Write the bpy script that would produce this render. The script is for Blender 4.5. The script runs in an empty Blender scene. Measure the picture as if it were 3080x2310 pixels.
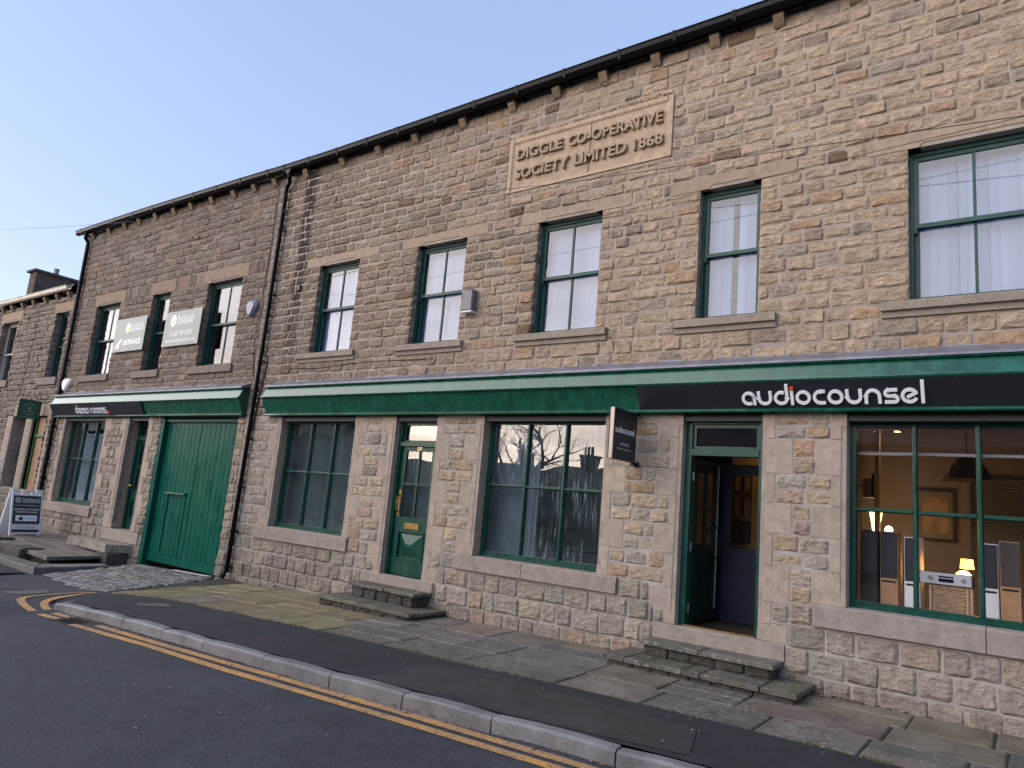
import bpy, math, random
import numpy as np
from mathutils import Vector, Matrix, noise as mnoise
rnd = random.Random(7)
SC = bpy.context.scene
COL = SC.collection
rad = math.radians

# ------------------------------------------------------------------ camera
F_PX, YAW, PIT, ROLL = 2143.384, -0.644454, 0.169815, 0.0878586
EYE, DIST = 1.62, 7.8
cd = bpy.data.cameras.new('camera'); cam = bpy.data.objects.new('camera', cd); COL.objects.link(cam)
cy, sy = math.cos(YAW), math.sin(YAW)
fw = Vector((sy*math.cos(PIT), cy*math.cos(PIT), math.sin(PIT)))
r0 = Vector((cy, -sy, 0)); u0 = r0.cross(fw)
RR = r0*math.cos(ROLL)+u0*math.sin(ROLL); UU = -r0*math.sin(ROLL)+u0*math.cos(ROLL)
M = Matrix((RR, UU, -fw)).transposed().to_4x4(); M.translation = Vector((0, -DIST, EYE))
cam.matrix_world = M
cd.sensor_width = 36; cd.lens = F_PX/3080*36; cd.clip_end = 2000; cd.clip_start = .05
SC.camera = cam

# ------------------------------------------------------------------ sky, sun, exposure
SUN_EL, SUN_AZ = 7.0, 220.0        # azimuth clockwise from +y: behind the camera, to the left
W = bpy.data.worlds.new('World'); SC.world = W; W.use_nodes = True
nt = W.node_tree; nt.nodes.clear()
def N(t, typ, **k):
    n = t.nodes.new(typ)
    for a, v in k.items():
        if a in n.inputs.keys(): n.inputs[a].default_value = v
        else: setattr(n, a, v)
    return n
out = N(nt, 'ShaderNodeOutputWorld'); bg = N(nt, 'ShaderNodeBackground')
sk = N(nt, 'ShaderNodeTexSky'); sk.sky_type = 'NISHITA'; sk.sun_disc = False
sk.sun_elevation = rad(SUN_EL); sk.sun_rotation = rad(SUN_AZ); sk.altitude = 200
sk.air_density = 1.0; sk.dust_density = 2.0; sk.ozone_density = 3.0
# thin sunset cloud bands low in the sky on the sunset side of the street (seen in the shop windows)
tc = N(nt, 'ShaderNodeTexCoord'); sep = N(nt, 'ShaderNodeSeparateXYZ'); nt.links.new(tc.outputs['Generated'], sep.inputs[0])
mp = N(nt, 'ShaderNodeMapping'); mp.inputs['Scale'].default_value = (2.2, 2.2, 13); nt.links.new(tc.outputs['Generated'], mp.inputs[0])
nz = N(nt, 'ShaderNodeTexNoise', Scale=1.6, Detail=5.0, Roughness=.55); nt.links.new(mp.outputs[0], nz.inputs['Vector'])
cr = N(nt, 'ShaderNodeValToRGB'); cr.color_ramp.elements[0].position = .44; cr.color_ramp.elements[1].position = .60
nt.links.new(nz.outputs[0], cr.inputs[0])
my = N(nt, 'ShaderNodeMapRange'); my.inputs[1].default_value = .1; my.inputs[2].default_value = -.45; nt.links.new(sep.outputs[1], my.inputs[0])
mz = N(nt, 'ShaderNodeMapRange'); mz.inputs[1].default_value = .38; mz.inputs[2].default_value = .12; nt.links.new(sep.outputs[2], mz.inputs[0])
m1 = N(nt, 'ShaderNodeMath', operation='MULTIPLY'); nt.links.new(my.outputs[0], m1.inputs[0]); nt.links.new(mz.outputs[0], m1.inputs[1])
m2 = N(nt, 'ShaderNodeMath', operation='MULTIPLY'); nt.links.new(m1.outputs[0], m2.inputs[0]); nt.links.new(cr.outputs[0], m2.inputs[1])
m3 = N(nt, 'ShaderNodeMath', operation='MULTIPLY'); nt.links.new(m2.outputs[0], m3.inputs[0]); m3.inputs[1].default_value = .75
zc = N(nt, 'ShaderNodeMapRange'); zc.inputs[1].default_value = .03; zc.inputs[2].default_value = .22; nt.links.new(sep.outputs[2], zc.inputs[0])
cc = N(nt, 'ShaderNodeMix', data_type='RGBA'); nt.links.new(zc.outputs[0], cc.inputs[0])
CLOUD_A, CLOUD_B = (1.5, .80, .50, 1), (.75, .58, .62, 1)
cc.inputs[6].default_value = CLOUD_A; cc.inputs[7].default_value = CLOUD_B
mx = N(nt, 'ShaderNodeMix', data_type='RGBA'); nt.links.new(m3.outputs[0], mx.inputs[0]); 
gm = N(nt, 'ShaderNodeGamma', Gamma=.53); nt.links.new(sk.outputs[0], gm.inputs[0])      # soft, hazy dusk: evens out the sky's range
tn = N(nt, 'ShaderNodeMix', data_type='RGBA', blend_type='MULTIPLY'); tn.inputs[0].default_value = 1; tn.inputs[7].default_value = (1.06, .97, 1.12, 1); nt.links.new(gm.outputs[0], tn.inputs[6])
nt.links.new(tn.outputs[2], mx.inputs[6]); nt.links.new(cc.outputs[2], mx.inputs[7])
nt.links.new(mx.outputs[2], bg.inputs[0]); bg.inputs[1].default_value = .15
nt.links.new(bg.outputs[0], out.inputs[0])
sl = bpy.data.lights.new('sun', 'SUN'); sl.energy = 1.25; sl.angle = rad(102); sl.color = (1.0, .90, .81)
so = bpy.data.objects.new('sun', sl); COL.objects.link(so)
sd = Vector((math.sin(rad(SUN_AZ))*math.cos(rad(SUN_EL)), math.cos(rad(SUN_AZ))*math.cos(rad(SUN_EL)), math.sin(rad(SUN_EL))))
so.rotation_euler = sd.to_track_quat('Z', 'Y').to_euler()
vs = SC.view_settings; vs.view_transform = 'Standard'; vs.look = 'None'; vs.gamma = 1; vs.use_curve_mapping = False
vs.exposure = 2.2
SC.cycles.max_bounces = 8; SC.cycles.transparent_max_bounces = 16; SC.cycles.use_denoising = True
SC.cycles.sample_clamp_indirect = 6

# ------------------------------------------------------------------ materials
def nmat(name):
    m = bpy.data.materials.new(name); m.use_nodes = True; t = m.node_tree
    b = t.nodes['Principled BSDF']; return m, t, b
def lk(t, a, b): t.links.new(a, b)
def pos(t, scale=(1, 1, 1)):
    g = t.nodes.new('ShaderNodeNewGeometry')
    if scale == (1, 1, 1): return g.outputs['Position']
    p = N(t, 'ShaderNodeMapping'); p.inputs['Scale'].default_value = scale; lk(t, g.outputs['Position'], p.inputs[0]); return p.outputs[0]
def ramp(t, src, stops):
    c = t.nodes.new('ShaderNodeValToRGB'); e = c.color_ramp.elements
    while len(e) < len(stops): e.new(.5)
    for el, (p, v) in zip(e, stops):
        el.position = p; el.color = (v, v, v, 1) if not isinstance(v, tuple) else (*v, 1)
    lk(t, src, c.inputs[0]); return c.outputs[0]
def mixc(t, a, b, fac, mode='MIX'):
    m = t.nodes.new('ShaderNodeMix'); m.data_type = 'RGBA'; m.blend_type = mode
    for i, v in ((0, fac), (6, a), (7, b)):
        if isinstance(v, (int, float)): m.inputs[i].default_value = v
        elif isinstance(v, tuple): m.inputs[i].default_value = (*v, 1)[:4]
        else: lk(t, v, m.inputs[i])
    return m.outputs[2]
def tint(t):
    a = t.nodes.new('ShaderNodeAttribute'); a.attribute_name = 'tint'; return a.outputs['Color']
def bump(t, b, src, strength=.3, dist=.01, prev=None):
    n = t.nodes.new('ShaderNodeBump'); n.inputs['Strength'].default_value = strength; n.inputs['Distance'].default_value = dist
    lk(t, src, n.inputs['Height'])
    if prev is not None: lk(t, prev, n.inputs['Normal'])
    lk(t, n.outputs[0], b.inputs['Normal']); return n.outputs[0]
def simple(name, col, rough=.6, metal=0., var=0., vscale=6., bs=0., bscale=60., bdist=.004, emit=None, estr=1., coat=0., spec=.5):
    m, t, b = nmat(name)
    b.inputs['Base Color'].default_value = (*col, 1); b.inputs['Roughness'].default_value = rough; b.inputs['Metallic'].default_value = metal
    b.inputs['Specular IOR Level'].default_value = spec
    if coat: b.inputs['Coat Weight'].default_value = coat; b.inputs['Coat Roughness'].default_value = .12
    if var:
        n = N(t, 'ShaderNodeTexNoise', Scale=vscale, Detail=5.); lk(t, pos(t), n.inputs['Vector'])
        lk(t, mixc(t, col, ramp(t, n.outputs[0], [(.3, 1-var), (.7, 1+var*.6)]), 1., 'MULTIPLY'), b.inputs['Base Color'])
    if bs:
        n = N(t, 'ShaderNodeTexNoise', Scale=bscale, Detail=4.); lk(t, pos(t), n.inputs['Vector']); bump(t, b, n.outputs[0], bs, bdist)
    if emit: b.inputs['Emission Color'].default_value = (*emit, 1); b.inputs['Emission Strength'].default_value = estr
    return m
def soot(t, p, c):
    """the black run of soot below the leaking gutter joint: a stain with its own ragged shape"""
    sp_ = N(t, 'ShaderNodeSeparateXYZ'); lk(t, p, sp_.inputs[0])
    wn = N(t, 'ShaderNodeTexNoise', Scale=2.2, Detail=4., Roughness=.6); lk(t, p, wn.inputs['Vector'])
    a = N(t, 'ShaderNodeMath', operation='MULTIPLY_ADD'); lk(t, wn.outputs[0], a.inputs[0]); a.inputs[1].default_value = .22; lk(t, sp_.outputs[0], a.inputs[2])
    d = N(t, 'ShaderNodeMath', operation='ADD'); lk(t, a.outputs[0], d.inputs[0]); d.inputs[1].default_value = 10.92
    ab = N(t, 'ShaderNodeMath', operation='ABSOLUTE'); lk(t, d.outputs[0], ab.inputs[0])
    mr = N(t, 'ShaderNodeMapRange'); mr.inputs[1].default_value = .21; mr.inputs[2].default_value = .11; lk(t, ab.outputs[0], mr.inputs[0])
    zf = N(t, 'ShaderNodeMapRange'); zf.inputs[1].default_value = 3.9; zf.inputs[2].default_value = 6.2; zf.inputs[3].default_value = .5; zf.inputs[4].default_value = .93; lk(t, sp_.outputs[2], zf.inputs[0])
    zt = N(t, 'ShaderNodeMapRange'); zt.inputs[1].default_value = 3.6; zt.inputs[2].default_value = 4.1; lk(t, sp_.outputs[2], zt.inputs[0])
    k = N(t, 'ShaderNodeMath', operation='MULTIPLY'); lk(t, mr.outputs[0], k.inputs[0]); lk(t, zf.outputs[0], k.inputs[1])
    k2 = N(t, 'ShaderNodeMath', operation='MULTIPLY'); lk(t, k.outputs[0], k2.inputs[0]); lk(t, zt.outputs[0], k2.inputs[1])
    return mixc(t, c, (.03, .026, .025), k2.outputs[0])
def stone_mat(name, fine=.55, coarse=.9, rough=.9, mottle=.45, sp=.75, facet=0., streak=False):
    m, t, b = nmat(name); b.inputs['Roughness'].default_value = rough; b.inputs['Specular IOR Level'].default_value = .25
    p = pos(t)
    n1 = N(t, 'ShaderNodeTexNoise', Scale=9., Detail=6., Roughness=.65, Distortion=.6); lk(t, p, n1.inputs['Vector'])
    n2 = N(t, 'ShaderNodeTexNoise', Scale=45., Detail=5., Roughness=.7); lk(t, p, n2.inputs['Vector'])
    c = mixc(t, tint(t), ramp(t, n1.outputs[0], [(.3, 1-mottle*.75), (.55, 1.), (.75, 1+mottle*.35)]), 1., 'MULTIPLY')
    c = mixc(t, c, ramp(t, n2.outputs[0], [(.32, .55), (.5, 1.), (.72, 1.12)]), sp, 'MULTIPLY')
    if streak: c = soot(t, p, c)
    lk(t, c, b.inputs['Base Color'])
    pv = bump(t, b, n1.outputs[0], coarse, .035)
    if facet:
        wp = N(t, 'ShaderNodeMapping'); wp.inputs['Scale'].default_value = (13, 13, 24); wp.inputs['Rotation'].default_value = (0, rad(14), 0)
        dn = N(t, 'ShaderNodeTexNoise', Scale=7., Detail=3.); lk(t, p, dn.inputs['Vector'])
        lk(t, mixc(t, p, dn.outputs['Color'], .06), wp.inputs[0])
        vo = N(t, 'ShaderNodeTexVoronoi', Scale=1., Randomness=1.); vo.feature = 'F1'; lk(t, wp.outputs[0], vo.inputs['Vector'])
        pv = bump(t, b, vo.outputs['Distance'], facet, .022, pv)
    pv = bump(t, b, n2.outputs[0], fine, .014, pv)
    return m
M_STONE = stone_mat('rock_faced_stone', fine=.9, coarse=1., facet=.75, streak=True)
M_DRESS = stone_mat('dressed_stone', fine=.3, coarse=.08, mottle=.36, sp=.3)
M_MORT = simple('mortar', (.34, .285, .235), .95, var=.3, vscale=5, bs=.6, bscale=70)
M_MORTD = simple('sooty_mortar', (.235, .195, .165), .95, var=.3, vscale=5, bs=.6, bscale=70)
M_MORTL = simple('pale_mortar', (.36, .33, .30), .95, var=.25, vscale=5, bs=.6, bscale=70)
def paint_mat(name, col, rough=.32, wear=.12, coat=.0, spec=.35):
    m, t, b = nmat(name); p = pos(t, (2, 2, 1)); b.inputs['Roughness'].default_value = rough
    n = N(t, 'ShaderNodeTexNoise', Scale=3., Detail=6., Roughness=.65); lk(t, p, n.inputs['Vector'])
    c = mixc(t, col, ramp(t, n.outputs[0], [(.3, 1-wear*2), (.7, 1+wear*1.5)]), 1., 'MULTIPLY')
    dr = N(t, 'ShaderNodeTexNoise', Scale=1., Detail=5., Roughness=.7); lk(t, pos(t, (16, 16, 1.1)), dr.inputs['Vector'])
    c = mixc(t, c, ramp(t, dr.outputs[0], [(.32, .68), (.5, 1.), (.72, 1.22)]), .8, 'MULTIPLY')          # rain runs and brush marks
    cp = N(t, 'ShaderNodeTexNoise', Scale=38., Detail=4., Roughness=.7); lk(t, pos(t), cp.inputs['Vector'])
    c = mixc(t, c, (.16, .19, .16), ramp(t, cp.outputs[0], [(.70, 0.), (.74, .7)]))                       # small chips
    lk(t, c, b.inputs['Base Color'])
    rr = ramp(t, n.outputs[0], [(.3, rough*.8), (.7, min(1, rough*1.35))]); lk(t, rr, b.inputs['Roughness'])
    n2 = N(t, 'ShaderNodeTexNoise', Scale=90., Detail=3.); lk(t, pos(t), n2.inputs['Vector']); bump(t, b, n2.outputs[0], .12, .003)
    b.inputs['Coat Weight'].default_value = coat; b.inputs['Coat Roughness'].default_value = .15; b.inputs['Specular IOR Level'].default_value = spec
    return m
M_GREEN = paint_mat('green_gloss_paint', (.004, .056, .040), .3, .12, 0, .4)
M_GREENF = paint_mat('green_fascia_paint', (.005, .085, .056), .22, .22, .1, .55)
M_GATE = paint_mat('green_gate_paint', (.003, .083, .055), .3, .1, .0, .1)
M_SASH = paint_mat('sash_paint', (.009, .062, .054), .4, .08)
M_DARKB = simple('sign_charcoal', (.012, .016, .022), .38, var=.1)
M_BLACK = simple('black_gutter_paint', (.006, .006, .007), .25, spec=.1)
M_BLACKM = simple('black_iron', (.01, .01, .011), .5)
M_LEAD = simple('lead_flashing', (.17, .175, .205), .5, metal=.2, var=.25, bs=.4, bscale=20, bdist=.01)
M_WHITE = simple('white_plastic', (.75, .76, .78), .4)
M_LETTER = simple('white_letter', (.88, .89, .92), .35)
M_ORANGE = simple('orange_letter', (.85, .09, .01), .4)
M_BRASS = simple('brass', (.65, .45, .17), .25, metal=1.)
M_STEEL = simple('brushed_steel', (.55, .55, .56), .3, metal=1.)
M_CREAM = simple('cream_paint', (.62, .56, .44), .5, var=.12)
M_SLATE = simple('roof_slate', (.045, .046, .055), .6, var=.3, bs=.5, bscale=20)
M_BLIND = simple('white_blind_fabric', (.36, .43, .56), .8, var=.04, vscale=3)
M_GREYC = simple('grey_curtain', (.05, .072, .08), .9, var=.2, vscale=2)
M_INT = simple('inner_plaster', (.22, .175, .155), .9, var=.08)
M_NAVY = simple('navy_panel_paint', (.016, .022, .05), .5, var=.15)
M_FLOOR = simple('dark_floor', (.03, .022, .018), .8, var=.3)
M_OAK = simple('oak_veneer', (.52, .29, .15), .4, var=.15, vscale=14)
M_GRILLE = simple('grille_cloth', (.045, .045, .055), .9)
M_GRILLEB = simple('brown_grille_cloth', (.085, .072, .072), .9)
M_SPKW = simple('white_cabinet', (.84, .87, .88), .4)
M_SILVER = simple('silver_panel', (.62, .64, .70), .35, metal=.3)
M_WICKER = simple('wicker', (.60, .40, .25), .7, var=.3, vscale=40)
M_TAN = simple('tan_board', (.30, .18, .09), .5, var=.12)
M_LAMP = simple('lamp_shade_lit', (.8, .4, .08), .7, emit=(1., .38, .03), estr=4.)
M_LAMPD = simple('lamp_disc_lit', (.8, .5, .2), .7, emit=(1., .55, .12), estr=7.)
M_BULB = simple('bulb_lit', (1, .8, .5), .7, emit=(1., .72, .38), estr=14.)
M_PICT = simple('picture_print', (.30, .19, .11), .5, var=.5, vscale=5)
M_SAGE = simple('sage_sign', (.235, .275, .245), .45, var=.05)
M_SIGNG = simple('dark_green_sign', (.022, .085, .05), .45, var=.1)
M_ABRD = simple('board_dark', (.018, .035, .045), .45)
M_YDUCK = simple('yellow_print', (.75, .55, .08), .5)
M_SKYB = simple('pale_blue_print', (.35, .62, .78), .5)
M_LETG = simple('dark_grey_print', (.12, .13, .15), .5)
M_DIMW = simple('dim_white_print', (.42, .50, .45), .5)
M_TREE = simple('bark', (.05, .042, .035), .9)
M_LEAF = simple('dead_leaf', (.16, .085, .045), .8, var=.5, vscale=9)
M_GREENLEAF = simple('leaf_green', (.035, .075, .025), .6, var=.4, vscale=20)
M_PETAL = simple('pale_scrap', (.65, .63, .6), .8)
def glass_mat(name, ior=1.7, rough=0., tintc=(.93, .96, .95), mist=0., streak=False):
    m = bpy.data.materials.new(name); m.use_nodes = True; t = m.node_tree; t.nodes.clear()
    o = N(t, 'ShaderNodeOutputMaterial'); tr = N(t, 'ShaderNodeBsdfTransparent'); tr.inputs[0].default_value = (*tintc, 1)
    gl = N(t, 'ShaderNodeBsdfGlossy'); gl.inputs['Roughness'].default_value = rough; gl.inputs[0].default_value = (1, 1, 1, 1)
    fr = N(t, 'ShaderNodeFresnel'); gb = t.nodes.new('ShaderNodeNewGeometry')
    mi = N(t, 'ShaderNodeMath', operation='MULTIPLY_ADD'); mi.inputs[1].default_value = 1/ior-ior; mi.inputs[2].default_value = ior
    lk(t, gb.outputs['Backfacing'], mi.inputs[0]); lk(t, mi.outputs[0], fr.inputs[0])
    n = N(t, 'ShaderNodeTexNoise', Scale=1.3, Detail=1.); lk(t, pos(t), n.inputs['Vector'])
    bp = N(t, 'ShaderNodeBump'); bp.inputs['Strength'].default_value = .09; bp.inputs['Distance'].default_value = .05; lk(t, n.outputs[0], bp.inputs['Height'])
    lk(t, bp.outputs[0], gl.inputs['Normal'])
    mx = N(t, 'ShaderNodeMixShader'); lk(t, fr.outputs[0], mx.inputs[0])
    base = tr.outputs[0]
    if mist:
        df = N(t, 'ShaderNodeBsdfDiffuse'); df.inputs[0].default_value = (.22, .28, .31, 1)
        ms = N(t, 'ShaderNodeMixShader'); lk(t, base, ms.inputs[1]); lk(t, df.outputs[0], ms.inputs[2])
        g = N(t, 'ShaderNodeTexNoise', Scale=2.2, Detail=4.); lk(t, pos(t), g.inputs['Vector'])
        f = ramp(t, g.outputs[0], [(.3, mist*.5), (.7, mist*1.2)])
        if streak:
            s = N(t, 'ShaderNodeTexNoise', Scale=1., Detail=4., Roughness=.6); lk(t, pos(t, (42, 42, 2.4)), s.inputs['Vector'])
            sp = ramp(t, s.outputs[0], [(.52, 0.), (.66, .55)])
            s2 = N(t, 'ShaderNodeTexNoise', Scale=3., Detail=2.); lk(t, pos(t), s2.inputs['Vector'])
            sp = mixc(t, sp, ramp(t, s2.outputs[0], [(.4, 0.), (.6, 1.)]), 1., 'MULTIPLY')
            f = mixc(t, f, sp, 1., 'ADD')
        lk(t, f, ms.inputs[0]); base = ms.outputs[0]
    lk(t, base, mx.inputs[1]); lk(t, gl.outputs[0], mx.inputs[2]); lk(t, mx.outputs[0], o.inputs[0])
    return m
M_GLASS = glass_mat('window_glass', 1.75)
M_GLASSUP = glass_mat('upper_window_glass', 1.52, tintc=(.88, .91, .95))
M_GLASSSHOP = glass_mat('shop_glass', 1.5, tintc=(.97, .97, .97))
M_MIST = glass_mat('misted_glass', 1.5, mist=.06)
M_MISTS = glass_mat('condensation_glass', 1.65, mist=.05, streak=True)
def asphalt(name, base, damp, sc=150.):
    m, t, b = nmat(name); p = pos(t)
    n = N(t, 'ShaderNodeTexNoise', Scale=sc, Detail=3., Roughness=.8); lk(t, p, n.inputs['Vector'])
    n2 = N(t, 'ShaderNodeTexNoise', Scale=.9, Detail=5., Roughness=.6); lk(t, p, n2.inputs['Vector'])
    v = N(t, 'ShaderNodeTexVoronoi', Scale=sc*.55); lk(t, p, v.inputs['Vector'])
    c = mixc(t, base, ramp(t, n.outputs[0], [(.38, .3), (.5, 1.), (.68, 2.2)]), 1., 'MULTIPLY')
    c = mixc(t, c, ramp(t, n2.outputs[0], [(.32, .72), (.68, 1.22)]), 1., 'MULTIPLY')
    c = mixc(t, c, (.34, .34, .35), ramp(t, v.outputs['Color'], [(.965, 0.), (.99, .6)]))
    dn = N(t, 'ShaderNodeTexNoise', Scale=1.4, Detail=5., Roughness=.65); lk(t, p, dn.inputs['Vector'])
    ve = N(t, 'ShaderNodeTexVoronoi', Scale=.42); ve.feature = 'DISTANCE_TO_EDGE'; lk(t, mixc(t, p, dn.outputs['Color'], .30), ve.inputs['Vector'])
    mk = N(t, 'ShaderNodeTexNoise', Scale=.33, Detail=2.); lk(t, p, mk.inputs['Vector'])
    ck = mixc(t, ramp(t, ve.outputs['Distance'], [(.0, 1.), (.006, .8), (.011, 0.)]), ramp(t, mk.outputs[0], [(.50, 0.), (.58, .75)]), 1., 'MULTIPLY')
    c = mixc(t, c, (.008, .008, .009), ck)
    st_ = N(t, 'ShaderNodeTexNoise', Scale=5., Detail=6., Roughness=.7); lk(t, p, st_.inputs['Vector'])
    c = mixc(t, c, ramp(t, st_.outputs[0], [(.34, .72), (.5, 1.), (.70, 1.25)]), 1., 'MULTIPLY')
    lk(t, c, b.inputs['Base Color'])
    lk(t, ramp(t, n2.outputs[0], [(.3, damp), (.7, damp+.25)]), b.inputs['Roughness'])
    bump(t, b, n.outputs[0], .8, .012)
    return m
M_ROAD = asphalt('road_asphalt', (.031, .036, .045), .68, 75.)
M_PAVE = asphalt('footway_asphalt', (.019, .020, .026), .7, 110.)
M_PATCH = asphalt('patched_asphalt', (.10, .095, .09), .7)
def flag_mat(name, lichen=True, moss=.0):
    m, t, b = nmat(name); p = pos(t)
    n = N(t, 'ShaderNodeTexNoise', Scale=3.2, Detail=7., Roughness=.65); lk(t, p, n.inputs['Vector'])
    n3 = N(t, 'ShaderNodeTexNoise', Scale=60., Detail=4.); lk(t, p, n3.inputs['Vector'])
    c = mixc(t, tint(t), ramp(t, n.outputs[0], [(.3, .62), (.5, 1.), (.72, 1.35)]), 1., 'MULTIPLY')
    c = mixc(t, c, ramp(t, n3.outputs[0], [(.3, .7), (.7, 1.2)]), .7, 'MULTIPLY')
    if lichen:
        v = N(t, 'ShaderNodeTexVoronoi', Scale=17., Randomness=1.); wn = N(t, 'ShaderNodeTexNoise', Scale=25., Detail=3.); lk(t, p, wn.inputs['Vector'])
        lk(t, mixc(t, p, wn.outputs['Color'], .045), v.inputs['Vector'])
        sp = ramp(t, v.outputs['Distance'], [(.0, .85), (.3, .65), (.4, 0.)])
        n4 = N(t, 'ShaderNodeTexNoise', Scale=1.7, Detail=3.); lk(t, p, n4.inputs['Vector'])
        c = mixc(t, c, (.23, .215, .18), mixc(t, sp, ramp(t, n4.outputs[0], [(.42, 0.), (.54, 1.)]), 1., 'MULTIPLY'))
    if moss:
        n5 = N(t, 'ShaderNodeTexNoise', Scale=6., Detail=6., Roughness=.7); lk(t, p, n5.inputs['Vector'])
        c = mixc(t, c, (.075, .085, .022), ramp(t, n5.outputs[0], [(.62-moss*.3, 0.), (.72-moss*.2, .8)]))
    lk(t, c, b.inputs['Base Color']); b.inputs['Roughness'].default_value = .62; b.inputs['Specular IOR Level'].default_value = .35
    pv = bump(t, b, n.outputs[0], .35, .02); bump(t, b, n3.outputs[0], .35, .004, pv)
    return m
M_FLAG = flag_mat('flagstone'); M_MOSSY = flag_mat('mossy_step_stone', True, .38); M_SETT = flag_mat('granite_sett', False, .15)
M_KERB = flag_mat('kerb_stone', False, 0.)
M_BED = simple('dark_joint_bedding', (.028, .028, .02), .95, var=.4, vscale=7, bs=.5)
def yellow_mat():
    m, t, b = nmat('worn_yellow_paint'); p = pos(t)
    n = N(t, 'ShaderNodeTexNoise', Scale=24., Detail=6., Roughness=.75); lk(t, p, n.inputs['Vector'])
    n2 = N(t, 'ShaderNodeTexNoise', Scale=2., Detail=3.); lk(t, p, n2.inputs['Vector'])
    c = mixc(t, (.52, .27, .075), (.36, .22, .10), ramp(t, n2.outputs[0], [(.4, 0.), (.6, 1.)]))
    c = mixc(t, c, (.06, .05, .045), ramp(t, n.outputs[0], [(.52, 0.), (.63, .85)]))
    lk(t, c, b.inputs['Base Color']); b.inputs['Roughness'].default_value = .7
    bump(t, b, n.outputs[0], .4, .004); return m
M_YEL = yellow_mat()
M_LGLASS = simple('display_glass', (.01, .012, .03), .15)

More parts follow.
